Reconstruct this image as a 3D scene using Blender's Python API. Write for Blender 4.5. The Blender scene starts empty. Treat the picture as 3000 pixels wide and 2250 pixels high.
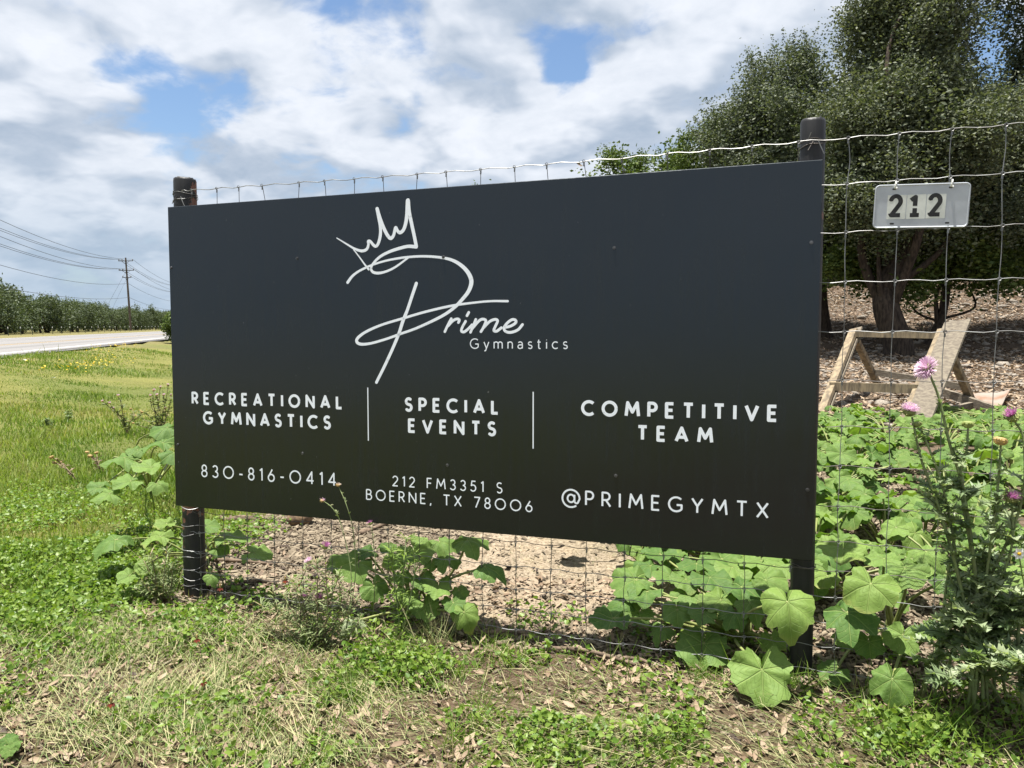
import bpy, math, random
import numpy as np
from mathutils import Matrix, Vector
R_ = math.radians
PI = math.pi
rng = np.random.default_rng(7)
random.seed(7)
scn = bpy.context.scene
COL = scn.collection

# ------------------------------------------------------------------ camera
K = 1.25                                   # metres per fence unit (the sign is 3.05 m wide)
Z0 = 0.50                                  # sign's lower edge above the ground
FR = Matrix.Translation((0, 0, Z0)) @ Matrix.Rotation(R_(-1.6), 4, 'X')   # the fence leans back a little
cam_d = bpy.data.cameras.new('camera'); cam = bpy.data.objects.new('camera', cam_d); COL.objects.link(cam)
cam.matrix_world = FR @ Matrix.Translation((2.2348 * K, -2.3637 * K, 0.6734 * K)) @ \
    Matrix.Rotation(R_(18.07), 4, 'Z') @ Matrix.Rotation(R_(90 - 3.29), 4, 'X')
cam_d.sensor_width = 36.0; cam_d.lens = 2107 / 3000 * 36; cam_d.clip_start = 0.05; cam_d.clip_end = 20000
scn.camera = cam
CM = np.array(cam.matrix_world); CP = CM[:3, 3].copy(); CR = CM[:3, :3].copy()

# ------------------------------------------------------------------ sun, sky, exposure
SUN = Vector((-0.10, -0.055, 0.97)).normalized()
sun_d = bpy.data.lights.new('sun', 'SUN'); sun = bpy.data.objects.new('sun', sun_d); COL.objects.link(sun)
sun.rotation_euler = SUN.to_track_quat('Z', 'Y').to_euler(); sun.location = (0, 0, 30)
sun_d.energy = 5.0; sun_d.angle = R_(0.5); sun_d.color = (1.0, 0.965, 0.90)
scn.view_settings.view_transform = 'Standard'; scn.view_settings.look = 'None'
scn.view_settings.gamma = 1.0; scn.view_settings.use_curve_mapping = False
scn.view_settings.exposure = 1.36


class NT:
    """small helper around a node tree"""
    def __init__(s, tree): s.t = tree; s.n = tree.nodes; s.l = tree.links
    def add(s, kind, **kw):
        n = s.n.new(kind)
        for k, v in kw.items():
            if k.startswith('_'): setattr(n, k[1:], v)
        return n
    def link(s, a, b): s.l.new(a, b)
    def put(s, sock, v):
        if hasattr(v, 'is_linked') or isinstance(v, bpy.types.NodeSocket): s.l.new(v, sock)
        else: sock.default_value = v
    def math(s, op, a, b=0.0, c=0.0, clamp=False):
        n = s.n.new('ShaderNodeMath'); n.operation = op; n.use_clamp = clamp
        for i, v in enumerate((a, b, c)): s.put(n.inputs[i], v)
        return n.outputs[0]
    def vmath(s, op, a, b=(0, 0, 0)):
        n = s.n.new('ShaderNodeVectorMath'); n.operation = op
        s.put(n.inputs[0], a)
        if isinstance(b, (int, float)) or op == 'SCALE': s.put(n.inputs[3], b)
        else: s.put(n.inputs[1], b)
        return n.outputs['Value'] if op in ('DOT_PRODUCT', 'LENGTH') else n.outputs[0]
    def mix(s, f, a, b, blend='MIX'):
        n = s.n.new('ShaderNodeMix'); n.data_type = 'RGBA'; n.blend_type = blend
        s.put(n.inputs[0], f)
        s.put(n.inputs[6], (*a, 1) if isinstance(a, tuple) and len(a) == 3 else a)
        s.put(n.inputs[7], (*b, 1) if isinstance(b, tuple) and len(b) == 3 else b)
        return n.outputs[2]
    def noise(s, vec, scale, detail=4, rough=.5, dist=0.0, out=0):
        n = s.n.new('ShaderNodeTexNoise'); n.inputs['Scale'].default_value = scale
        n.inputs['Detail'].default_value = detail; n.inputs['Roughness'].default_value = rough
        n.inputs['Distortion'].default_value = dist
        if vec is not None: s.l.new(vec, n.inputs['Vector'])
        return n.outputs[out]
    def step(s, x, a, b, lo=0.0, hi=1.0):
        n = s.n.new('ShaderNodeMapRange'); n.interpolation_type = 'SMOOTHSTEP'
        s.put(n.inputs[0], x)
        for i, v in zip((1, 2, 3, 4), (a, b, lo, hi)): n.inputs[i].default_value = v
        return n.outputs[0]


def ray(x, y):
    d = CR @ np.array([(x - 1500) / 2107, -(y - 1125) / 2107, -1.0])
    return d                                # one unit of depth along the optical axis


world = bpy.data.worlds.new('World'); scn.world = world; world.use_nodes = True
w = NT(world.node_tree); w.n.clear()
sky = w.add('ShaderNodeTexSky', _sky_type='NISHITA'); sky.sun_disc = False
sky.sun_elevation = math.asin(SUN.z); sky.sun_rotation = math.atan2(SUN.x, SUN.y)
sky.air_density = 1.25; sky.dust_density = 0.4; sky.ozone_density = 2.2
tc = w.add('ShaderNodeTexCoord'); dv = tc.outputs['Generated']
sep = w.add('ShaderNodeSeparateXYZ'); w.link(dv, sep.inputs[0])
def cloud_uv(vec):
    sp_ = w.add('ShaderNodeSeparateXYZ'); w.link(vec, sp_.inputs[0]); zz = w.math('ADD', w.math('MAXIMUM', sp_.outputs[2], 0.0), 0.34)
    return w.vmath('SCALE', vec, w.math('DIVIDE', 1.0, zz))
uv = cloud_uv(dv)
wn = w.vmath('SUBTRACT', w.noise(uv, 3.4, 3, .5, 0, 1), (.5, .5, .5))
uvw = w.vmath('ADD', uv, w.vmath('SCALE', wn, 0.13))
dvw = w.vmath('NORMALIZE', w.vmath('ADD', dv, w.vmath('SCALE', wn, 0.20)))
cov = w.noise(uvw, 3.3, 9, .57)
lo_ = w.noise(uvw, 3.3, 4, .50)
hi = w.noise(w.vmath('ADD', cloud_uv(w.vmath('ADD', dv, (0, 0, .05))), w.vmath('SCALE', wn, 0.13)), 3.3, 4, .50)
for gx, gy, ang, amt in ((390, 225, 3.0, .20), (520, 270, 2.8, .20), (690, 310, 2.6, .20), (850, 345, 2.0, .15), (1590, 180, 2.2, .18), (1690, 215, 1.7, .15), (400, 480, 1.5, .12), (2890, 150, 2.5, .16), (860, 470, 1.5, .10)):
    g = ray(gx, gy); g = g / np.linalg.norm(g)
    q = w.math('SUBTRACT', 1.0, w.vmath('DOT_PRODUCT', dvw, tuple(g)))
    e = w.math('POWER', 2.718, w.math('MULTIPLY', q, -1.0 / (1 - math.cos(R_(ang)))))
    cov = w.math('SUBTRACT', cov, w.math('MULTIPLY', e, amt))
fac = w.step(cov, .275, .43)
# tops catch the sun, undersides stay grey
edge = w.step(w.math('SUBTRACT', lo_, hi), -.10, .085)
fine = w.noise(uvw, 11.0, 6, .62)
bright = w.math('ADD', w.math('MULTIPLY', edge, .70), w.math('MULTIPLY', w.math('SUBTRACT', fine, .29), .78), clamp=True)
ccol = w.mix(bright, (1.62, 1.99, 2.52), (3.55, 3.72, 4.02))
skyc = w.mix(1.0, sky.outputs[0], (.50, .53, .58), 'MULTIPLY')
colr = w.mix(fac, skyc, ccol)
hz = w.step(sep.outputs[2], -.02, .24, .88, 0.0)
colr = w.mix(hz, colr, (1.74, 2.24, 2.80))
world.cycles.sampling_method = 'MANUAL'; world.cycles.sample_map_resolution = 512
bg = w.add('ShaderNodeBackground'); bg.inputs[1].default_value = 0.1
w.link(colr, bg.inputs[0])
wo = w.add('ShaderNodeOutputWorld'); w.link(bg.outputs[0], wo.inputs[0])

# ------------------------------------------------------------------ projection helpers
def project(P):
    P = np.atleast_2d(P); q = (P - CP) @ CR
    d = -q[:, 2]; d = np.where(np.abs(d) < 1e-6, 1e-6, d)
    return np.stack([1500 + 2107 * q[:, 0] / d, 1125 - 2107 * q[:, 1] / d, d], 1)
def at(x, y, depth): return CP + ray(x, y) * depth
FRn = np.array(FR); FRi = np.linalg.inv(FRn)
def on_fence(x, y, off):                     # photograph point on a plane parallel to the fence, in world space
    o = FRi[:3, :3] @ CP + FRi[:3, 3]; d = FRi[:3, :3] @ ray(x, y)
    k = (off - o[1]) / d[1]
    return CP + ray(x, y) * k

def _h(ix, iy, s):
    v = np.sin(ix * 127.1 + iy * 311.7 + s * 74.7) * 43758.5453
    return v - np.floor(v)
def vnoise(x, y, s=0):
    x = np.asarray(x, float); y = np.asarray(y, float)
    ix = np.floor(x); iy = np.floor(y); fx = x - ix; fy = y - iy
    fx = fx * fx * (3 - 2 * fx); fy = fy * fy * (3 - 2 * fy)
    a = _h(ix, iy, s); b = _h(ix + 1, iy, s); c = _h(ix, iy + 1, s); d = _h(ix + 1, iy + 1, s)
    return a + (b - a) * fx + (c - a) * fy + (a - b - c + d) * fx * fy
def fbm(x, y, s=0, o=4):
    t = 0; a = .5; f = 1.0
    for i in range(o): t = t + a * vnoise(x * f, y * f, s + i * 3); a *= .5; f *= 2.03
    return t
def ss(x, a, b):
    t = np.clip((np.asarray(x, float) - a) / (b - a), 0, 1); return t * t * (3 - 2 * t)

# the road runs past on the left: unit vector along it and the offset to its left
RA = math.atan2(865 - 1500, 2107) - R_(18.07)
RD = np.array([math.sin(RA), math.cos(RA)]); RL = np.array([-RD[1], RD[0]])
H_ROAD = 0.80
Z_ROAD = CP[2] - H_ROAD
def road_p(x, y): return (np.asarray(x) - CP[0]) * RL[0] + (np.asarray(y) - CP[1]) * RL[1]
def road_a(x, y): return (np.asarray(x) - CP[0]) * RD[0] + (np.asarray(y) - CP[1]) * RD[1]
def road_xy(p, a): return CP[:2] + RL * p + RD * a
P_NEAR, P_FAR = 8.2, 21.6

def terrain(x, y):
    x = np.asarray(x, float); y = np.asarray(y, float)
    p = road_p(x, y)
    near = ss(p, 2.5, 7.6) * (Z_ROAD - .03)
    side = ss(x, -2.0, 4.0)
    yy = np.clip(y, 0, None)
    hill = side * (0.072 * np.clip(yy, 0, 12.5) + 0.25 * np.clip(yy - 12.5, 0, 14) + .05 * np.clip(yy - 26.5, 0, 60))
    front = -0.035 * np.clip(-y, 0, 4) * (1 - ss(p, 2.5, 7.6))
    dist = np.hypot(x - CP[0], y - CP[1])
    nb = (fbm(x * 1.4, y * 1.4, 3) - .47) * .07 + (fbm(x * 7, y * 7, 9, 3) - .44) * .022
    fade = ss(dist, 60, 15)
    onroad = ss(p, 7.2, 7.9) * ss(p, 22.6, 21.9)
    z = np.maximum(near, 0) * (1 - ss(hill, 0, .5) * 0) + hill * (1 - ss(p, 1.0, 5.0)) + front + nb * fade * (1 - onroad)
    return np.where(onroad > .5, Z_ROAD - .03, z)

def gpx(x, y, tmax=160):
    d = ray(x, y); t = np.concatenate([np.linspace(1.2, 12, 400), np.linspace(12, tmax, 800)])
    P = CP + d * t[:, None]; f = P[:, 2] - terrain(P[:, 0], P[:, 1])
    i = np.argmax(f < 0)
    if f[i] >= 0: i = len(t) - 1
    a, b = t[max(i - 1, 0)], t[i]
    for _ in range(24):
        m = (a + b) / 2; q = CP + d * m
        if q[2] - terrain(q[0], q[1]) < 0: b = m
        else: a = m
    q = CP + d * b; q[2] = float(terrain(q[0], q[1])); return q
def G(x, y): return np.array([x, y, float(terrain(x, y))])

# ------------------------------------------------------------------ materials
def newmat(name):
    m = bpy.data.materials.new(name); m.use_nodes = True
    t = NT(m.node_tree); t.n.clear()
    o = t.add('ShaderNodeOutputMaterial'); return m, t, o
def bsdf(t, rough=.6, spec=.4, metal=0.0):
    b = t.add('ShaderNodeBsdfPrincipled'); b.inputs['Roughness'].default_value = rough
    b.inputs['Specular IOR Level'].default_value = spec; b.inputs['Metallic'].default_value = metal
    return b
def bump(t, b, h, strength=.4, dist=.01):
    n = t.add('ShaderNodeBump'); n.inputs['Strength'].default_value = strength; n.inputs['Distance'].default_value = dist
    t.link(h, n.inputs['Height']); t.link(n.outputs[0], b.inputs['Normal'])
def obvec(t): return t.add('ShaderNodeTexCoord').outputs['Object']
def plain(name, c1, c2=None, rough=.6, spec=.4, metal=0.0, scale=8.0, bmp=0.0, stretch=None, detail=6):
    m, t, o = newmat(name); b = bsdf(t, rough, spec, metal); v = obvec(t)
    if stretch: v = t.vmath('MULTIPLY', v, stretch)
    n = t.noise(v, scale, detail, .6)
    t.link(t.mix(t.step(n, .32, .68), c1, c2 or tuple(x * .75 for x in c1)), b.inputs['Base Color'])
    if bmp: bump(t, b, n, bmp)
    t.link(b.outputs[0], o.inputs[0]); return m
def foliage(name, c1, c2, trans=.35, rough=.5, spec=.35, tcol=None, attr='rnd', c3=None):
    m, t, o = newmat(name); a = t.add('ShaderNodeAttribute', _attribute_name=attr)
    f = a.outputs['Fac']
    c = t.mix(t.step(f, 0, .9), c1, c2)
    if c3: c = t.mix(t.step(f, .88, .97), c, c3)
    b = bsdf(t, rough, spec); t.link(c, b.inputs['Base Color'])
    tr = t.add('ShaderNodeBsdfTranslucent'); t.link(t.mix(1.0, c, tcol or (1.25, 1.35, .6), 'MULTIPLY'), tr.inputs[0])
    mx = t.add('ShaderNodeMixShader'); mx.inputs[0].default_value = trans
    t.link(b.outputs[0], mx.inputs[1]); t.link(tr.outputs[0], mx.inputs[2]); t.link(mx.outputs[0], o.inputs[0])
    return m

M = {}
M['panel'] = None
m, t, o = newmat('sign_panel'); b = bsdf(t, .34, .65); b.inputs['Specular Tint'].default_value = (.80, .91, 1.0, 1); v = obvec(t)
n1 = t.noise(v, 3.0, 6, .6); sp = t.noise(v, 55.0, 2, .5)
spk = t.step(sp, .755, .775)
t.link(t.mix(spk, t.mix(n1, (.0040, .0050, .0058), (.0065, .0074, .0080)), (.10, .10, .10)), b.inputs['Base Color'])
strk = t.noise(t.vmath('MULTIPLY', v, (14, 1, .8)), 3.0, 6, .65); t.link(t.math('ADD', t.math('MULTIPLY', n1, .14), t.math('ADD', .14, t.math('MULTIPLY', t.step(strk, .35, .80), .09))), b.inputs['Roughness'])
bump(t, b, t.noise(v, 1.6, 3, .5), .10, .02)
t.link(b.outputs[0], o.inputs[0]); M['panel'] = m
M['white'] = plain('white_vinyl', (.85, .89, .95), (.82, .86, .92), .35, .4, scale=4)
M['bolt'] = plain('zinc_bolt', (.16, .16, .17), (.07, .07, .07), .4, .5, .8, 60)
def postmat(name, thr):
    m, t, o = newmat(name); b = bsdf(t, .55, .4); v = obvec(t)
    pe = t.noise(v, 6.5, 7, .6, .3); pk = t.step(pe, thr, thr + .012)
    gr = t.noise(t.vmath('MULTIPLY', v, (40, 40, 2.5)), 3, 5, .6)
    t.link(t.mix(pk, t.mix(gr, (.008, .008, .009), (.026, .025, .026)), t.mix(gr, (.20, .085, .055), (.12, .055, .04))), b.inputs['Base Color'])
    t.link(t.math('SUBTRACT', .62, t.math('MULTIPLY', gr, .25)), b.inputs['Roughness'])
    bump(t, b, t.math('SUBTRACT', gr, pk), .45, .004); t.link(b.outputs[0], o.inputs[0]); return m
M['post'] = postmat('black_post', .655); M['postpeel'] = postmat('peeling_post', .555)
M['wire'] = plain('galvanised_wire', (.25, .255, .255), (.13, .125, .12), .45, .5, .6, 14)
M['rustwire'] = plain('weathered_wire', (.12, .11, .10), (.06, .05, .045), .6, .4, .4, 18)
M['plate'] = plain('aluminium_plate', (.52, .55, .59), (.41, .435, .47), .45, .5, .15, 7, .03)
M['tile'] = plain('white_sticker', (.75, .77, .72), (.60, .62, .58), .5, .4, 0, 16)
M['digit'] = plain('black_print', (.012, .012, .013), (.03, .03, .03), .5, .4, 0, 30)
M['tie'] = plain('white_cable_tie', (.78, .78, .72), None, .45)
M['wood'] = plain('raw_lumber', (.30, .235, .150), (.120, .095, .068), .8, .25, 0, 4, .4, (5, 5, 1.2))
M['greywood'] = plain('weathered_board', (.21, .18, .135), (.12, .10, .08), .85, .2, 0, 6, .4, (3, 3, 10))
M['ply'] = plain('stained_plywood', (.20, .115, .075), (.24, .21, .18), .85, .2, 0, 3, .3)
M['bark'] = plain('bark', (.075, .058, .045), (.025, .020, .017), .95, .15, 0, 14, 1.0, (2, 2, .5))
M['stick'] = plain('dry_stick', (.19, .14, .10), (.085, .062, .045), .9, .15, 0, 30, .5)
M['log'] = plain('cut_log', (.26, .18, .11), (.10, .07, .05), .9, .15, 0, 22, .6)
M['rock'] = plain('limestone', (.30, .265, .22), (.14, .12, .10), .9, .2, 0, 9, .5)
M['pole'] = plain('pole_wood', (.12, .095, .075), (.07, .055, .045), .9, .15, 0, 3, .3, (4, 4, .4))
M['cable'] = plain('power_cable', (.05, .05, .055), None, .6)
M['porcelain'] = plain('insulator', (.25, .22, .2), None, .3)
M['oak'] = foliage('oak_leaves', (.046, .064, .040), (.130, .148, .094), .24, .62, .28)
M['oak2'] = foliage('oak_leaves_yellowish', (.050, .068, .040), (.142, .158, .094), .24, .62, .28)
M['juniper'] = foliage('juniper_needles', (.040, .072, .014), (.115, .155, .034), .2, .6, .3)
M['farleaf'] = foliage('far_leaves', (.044, .066, .030), (.098, .122, .058), .22, .6, .3)
M['grass'] = foliage('green_grass', (.078, .160, .018), (.195, .275, .050), .38, .5, .3, c3=(.28, .25, .12))
M['lawn'] = foliage('lawn_blades', (.092, .162, .022), (.198, .252, .052), .40, .5, .3, c3=(.30, .27, .11))
M['straw'] = foliage('cut_grass', (.36, .33, .175), (.105, .155, .045), .2, .6, .25, (1, 1, .8), c3=(.15, .10, .055))
M['weed'] = foliage('weed_leaves', (.076, .148, .017), (.182, .258, .046), .37, .45, .35)
M['greyweed'] = foliage('grey_green_weed', (.150, .195, .080), (.250, .285, .135), .35, .6, .3, c3=(.33, .26, .16))
M['litter'] = foliage('oak_leaf_litter', (.31, .235, .160), (.175, .120, .078), .1, .65, .25, (1, .9, .7), c3=(.06, .042, .03))
M['chips'] = foliage('wood_chips', (.245, .200, .140), (.125, .099, .068), .03, .8, .2, (1, .9, .7), c3=(.055, .04, .03))
M['thistle'] = foliage('thistle_leaves', (.170, .240, .115), (.290, .340, .190), .38, .5, .4)
M['thistlestem'] = plain('thistle_stem', (.20, .26, .10), (.15, .17, .08), .7, .3, 0, 30)
M['pink'] = foliage('pink_petals', (.62, .38, .54), (.76, .63, .71), .35, .6, .2, (1, .9, 1))
M['magenta'] = foliage('magenta_petals', (.42, .11, .32), (.52, .27, .45), .35, .6, .2, (1, .9, 1))
M['cream'] = plain('cream_florets', (.72, .62, .50), (.60, .48, .40), .8)
M['bract'] = foliage('green_bracts', (.20, .25, .075), (.32, .33, .13), .2, .6, .3)
M['tanbract'] = foliage('dry_bracts', (.44, .31, .14), (.34, .25, .10), .2, .6, .3)
M['maroon'] = foliage('maroon_petals', (.09, .012, .01), (.18, .03, .012), .25, .6, .3)
M['yellow'] = foliage('yellow_petals', (.50, .32, .015), (.52, .40, .05), .25, .6, .3)
M['whitepetal'] = plain('white_petals', (.8, .8, .76), None, .6)
M['drystem'] = plain('dry_stem', (.23, .18, .11), (.15, .115, .07), .85, .2, 0, 30)
M['vine'] = plain('gourd_stem', (.21, .23, .075), (.16, .19, .06), .6, .3, 0, 20)
M['asphalt'] = None
# gourd leaf: pale veins over green, read from the leaf's own flat coordinates
def gourdmat(name, c1, c2, cv, trans=.3, cy=(.19, .265, .050)):
    m, t, o = newmat(name)
    uvn = t.add('ShaderNodeUVMap', _uv_map='leaf'); s = t.add('ShaderNodeSeparateXYZ'); t.link(uvn.outputs[0], s.inputs[0])
    ux = t.math('MULTIPLY', t.math('SUBTRACT', s.outputs[0], .5), 2.0); uy = t.math('MULTIPLY', t.math('SUBTRACT', s.outputs[1], .5), 2.0)
    r = t.math('SQRT', t.math('ADD', t.math('MULTIPLY', ux, ux), t.math('MULTIPLY', uy, uy)))
    an = t.math('ABSOLUTE', t.math('ARCTAN2', uy, ux))
    pp = t.math('PINGPONG', an, R_(26))
    d = t.math('MULTIPLY', r, t.math('SINE', pp))
    vein = t.step(d, .022, .006)
    # side veins: bands that leave the main ones obliquely
    sv = t.math('PINGPONG', t.math('SUBTRACT', r, t.math('MULTIPLY', pp, .55)), .075)
    side = t.math('MULTIPLY', t.step(sv, .012, .003), .38)
    vein = t.math('MAXIMUM', vein, side)
    oi = t.add('ShaderNodeObjectInfo'); nz = t.noise(uvn.outputs[0], 9, 7, .65)
    f = t.math('ADD', t.math('MULTIPLY', oi.outputs['Random'], .75), t.math('MULTIPLY', t.step(nz, .3, .7), .30), clamp=True)
    c = t.mix(f, c1, c2); yel = t.step(t.math('FRACT', t.math('MULTIPLY', oi.outputs['Random'], 7.31)), .78, 1.0, 0, .42); c = t.mix(yel, c, cy); rimf = t.math('MULTIPLY', t.step(t.math('ADD', r, t.math('MULTIPLY', nz, .35)), .88, 1.08), yel); c = t.mix(rimf, c, (.34, .27, .10)); c = t.mix(t.math('MULTIPLY', vein, .55), c, cv)
    blot = t.step(t.noise(uvn.outputs[0], 26, 3, .5), .70, .74)
    c = t.mix(t.math('MULTIPLY', blot, .35), c, (.40, .38, .20))
    b = bsdf(t, .62, .28); t.link(c, b.inputs['Base Color'])
    bump(t, b, t.math('SUBTRACT', t.math('MULTIPLY', nz, .5), t.math('MULTIPLY', vein, .6)), .7, .010)
    tr = t.add('ShaderNodeBsdfTranslucent'); t.link(t.mix(1.0, c, (1.2, 1.35, .45), 'MULTIPLY'), tr.inputs[0])
    mx = t.add('ShaderNodeMixShader'); mx.inputs[0].default_value = trans
    t.link(b.outputs[0], mx.inputs[1]); t.link(tr.outputs[0], mx.inputs[2]); t.link(mx.outputs[0], o.inputs[0])
    return m
M['gourd'] = gourdmat('gourd_leaf', (.052, .118, .022), (.168, .255, .058), (.25, .33, .10))
M['gourdold'] = gourdmat('gourd_leaf_pale_underside', (.24, .28, .16), (.28, .32, .18), (.17, .22, .11), .2, (.30, .32, .17))

# ------------------------------------------------------------------ mesh helpers
def mesh_np(name, V, F, mat, parent=None, smooth=False, rnd=None, local=None):
    V = np.asarray(V, np.float32).reshape(-1, 3)
    if local is not None: V = V - np.asarray(local, np.float32)
    me = bpy.data.meshes.new(name)
    if isinstance(F, np.ndarray):
        k = F.shape[1]; nF = len(F)
        me.vertices.add(len(V)); me.vertices.foreach_set('co', V.ravel())
        me.loops.add(nF * k); me.loops.foreach_set('vertex_index', F.ravel().astype(np.int32))
        me.polygons.add(nF); me.polygons.foreach_set('loop_start', np.arange(0, nF * k, k, dtype=np.int32))
        me.polygons.foreach_set('loop_total', np.full(nF, k, np.int32))
        me.update(calc_edges=True)
    else:
        me.from_pydata([tuple(map(float, v)) for v in V], [], F); me.update()
    if smooth: me.polygons.foreach_set('use_smooth', np.ones(len(me.polygons), bool))
    if rnd is not None:
        a = me.attributes.new('rnd', 'FLOAT', 'POINT'); a.data.foreach_set('value', np.asarray(rnd, np.float32))
    if mat is not None: me.materials.append(mat)
    ob = bpy.data.objects.new(name, me); COL.objects.link(ob)
    if local is not None: ob.location = tuple(map(float, local))
    if parent is not None:
        ob.parent = parent
        if local is None: ob.matrix_parent_inverse = Matrix.Identity(4)
    return ob
def empty(name, loc, label, cat, group=None):
    e = bpy.data.objects.new(name, None); COL.objects.link(e); e.location = tuple(map(float, loc)); e.empty_display_size = .1
    return tag(e, label, cat, group)
def tag(o, label, cat, group=None, kind=None):
    o['label'] = label; o['category'] = cat
    if group: o['group'] = group
    if kind: o['kind'] = kind
    return o
class MB:
    """collects pieces of ONE mesh"""
    def __init__(s): s.V = []; s.F = []; s.r = []; s.n = 0
    def add(s, V, F, rnd=0.0):
        V = np.asarray(V, float).reshape(-1, 3); s.V.append(V); s.F += [[i + s.n for i in f] for f in F]
        s.r.append(np.full(len(V), rnd) if np.isscalar(rnd) else np.asarray(rnd)); s.n += len(V); return s
    def build(s, name, mat, parent=None, origin=None, smooth=False):
        V = np.concatenate(s.V)
        if origin is not None: V = V - np.asarray(origin)
        return mesh_np(name, V, s.F, mat, parent, smooth, np.concatenate(s.r))
    def box(s, c, sx, sy, sz, rot=None, rnd=0.0):
        h = np.array([sx, sy, sz]) / 2
        V = np.array([[x, y, z] for x in (-1, 1) for y in (-1, 1) for z in (-1, 1)], float) * h
        if rot is not None: V = V @ np.asarray(rot).T
        return s.add(V + np.asarray(c), [[0, 1, 3, 2], [4, 6, 7, 5], [0, 4, 5, 1], [2, 3, 7, 6], [0, 2, 6, 4], [1, 5, 7, 3]], rnd)
    def beam(s, a, b, wd, th, up=(0, 0, 1), rnd=0.0):
        a = np.asarray(a, float); b = np.asarray(b, float); d = b - a; L = np.linalg.norm(d); d /= L
        x = np.cross(d, up); x /= np.linalg.norm(x); y = np.cross(x, d)
        return s.box((a + b) / 2, wd, th, L, np.stack([x, y, d], 1), rnd=rnd)
    def tube(s, pts, rad, n=6, cap=True, rnd=0.0):
        P = np.asarray(pts, float); m = len(P); rad = np.broadcast_to(np.asarray(rad, float), (m,))
        T = np.gradient(P, axis=0); T /= np.maximum(np.linalg.norm(T, axis=1, keepdims=True), 1e-9)
        ref = np.array([0, 0, 1.0]) if abs(T[0][2]) < .9 else np.array([1.0, 0, 0])
        A = ref - T[0] * (ref @ T[0]); A /= np.linalg.norm(A); V = []
        for i in range(m):
            A = A - T[i] * (A @ T[i]); A /= max(np.linalg.norm(A), 1e-9); B = np.cross(T[i], A)
            for k in range(n):
                q = 2 * PI * k / n; V.append(P[i] + rad[i] * (math.cos(q) * A + math.sin(q) * B))
        F = [[i * n + k, i * n + (k + 1) % n, (i + 1) * n + (k + 1) % n, (i + 1) * n + k] for i in range(m - 1) for k in range(n)]
        if cap: F += [list(range(n))[::-1], list(range((m - 1) * n, m * n))]
        return s.add(V, F, rnd)
def spline(pts, per=6):
    P = np.asarray(pts, float); Q = np.vstack([2 * P[0] - P[1], P, 2 * P[-1] - P[-2]]); out = []
    for i in range(1, len(Q) - 2):
        for k in range(per):
            u = k / per
            out.append(.5 * (2 * Q[i] + (Q[i + 1] - Q[i - 1]) * u + (2 * Q[i - 1] - 5 * Q[i] + 4 * Q[i + 1] - Q[i + 2]) * u * u
                             + (-Q[i - 1] + 3 * Q[i] - 3 * Q[i + 1] + Q[i + 2]) * u ** 3))
    out.append(P[-1]); return np.array(out)
def scatter(TV, TF, P, Rm, S, rnd):
    """TV (k,3) template, P (n,3), Rm (n,3,3), S (n,) or (n,3)"""
    n = len(P); k = len(TV); S = np.asarray(S); S = S[:, None] if S.ndim == 1 else S
    L = TV[None] * S[:, None, :]
    V = np.einsum('nij,nkj->nki', Rm, L) + P[:, None, :]
    F = (TF[None] + (np.arange(n) * k)[:, None, None]).reshape(-1, TF.shape[1])
    return V.reshape(-1, 3), F, np.repeat(rnd, k)
def frames(N, az=None):
    """rotation matrices with z axis N and a random or given turn about it"""
    N = N / np.maximum(np.linalg.norm(N, axis=1, keepdims=True), 1e-9)
    n = len(N); az = rng.uniform(0, 2 * PI, n) if az is None else az
    ref = np.stack([np.cos(az), np.sin(az), np.zeros(n)], 1); ref = np.where((np.abs((ref * N).sum(1)) > .95)[:, None], np.array([[0, 0, 1.0]]), ref)
    X = ref - N * (ref * N).sum(1, keepdims=True); X /= np.linalg.norm(X, axis=1, keepdims=True)
    Y = np.cross(N, X); return np.stack([X, Y, N], 2)
def randdir(n):
    v = rng.normal(size=(n, 3)); return v / np.linalg.norm(v, axis=1, keepdims=True)
def tri(F): 
    F = np.asarray(F); return F
# templates (x = length, y = width, z = up)
LEAF2 = (np.array([[0, 0, 0], [.5, .27, .06], [1, 0, -.04], [.5, -.27, .06]], float), np.array([[0, 3, 2], [0, 2, 1]]))
LITT = (np.array([[0, 0, 0], [.3, .17, .07], [.72, .15, .05], [1, 0, .12], [.72, -.15, .03], [.3, -.17, .09], [.5, 0, -.02]], float),
        np.array([[0, 6, 1], [1, 6, 2], [2, 6, 3], [3, 6, 4], [4, 6, 5], [5, 6, 0]]))
BLADE = (np.array([[0, -.5, 0], [0, .5, 0], [.10, .42, .5], [.10, -.42, .5], [.38, 0, 1.0]], float), np.array([[0, 1, 2], [0, 2, 3], [3, 2, 4]]))
LYING = (np.array([[0, -.5, 0], [0, .5, 0], [.5, .5, .07], [.5, -.5, .07], [1, .1, .02]], float), np.array([[0, 1, 2], [0, 2, 3], [3, 2, 4]]))
HEART = (np.array([[0, 0, 0], [-.12, .28, .05], [.25, .46, .10], [.70, .26, .03], [1, 0, -.10], [.70, -.26, .03], [.25, -.46, .10], [-.12, -.28, .05], [.45, 0, -.03]], float),
         np.array([[0, 8, 1], [1, 8, 2], [2, 8, 3], [3, 8, 4], [4, 8, 5], [5, 8, 6], [6, 8, 7], [7, 8, 0]]))
CHIP = (np.array([[-.5, -.5, -.5], [.5, -.4, -.5], [.45, .5, -.5], [-.5, .4, -.5], [-.42, -.4, .5], [.5, -.3, .4], [.36, .4, .5], [-.5, .35, .4]], float),
        np.array([[0, 1, 5], [0, 5, 4], [1, 2, 6], [1, 6, 5], [2, 3, 7], [2, 7, 6], [3, 0, 4], [3, 4, 7], [4, 5, 6], [4, 6, 7]]))
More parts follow.
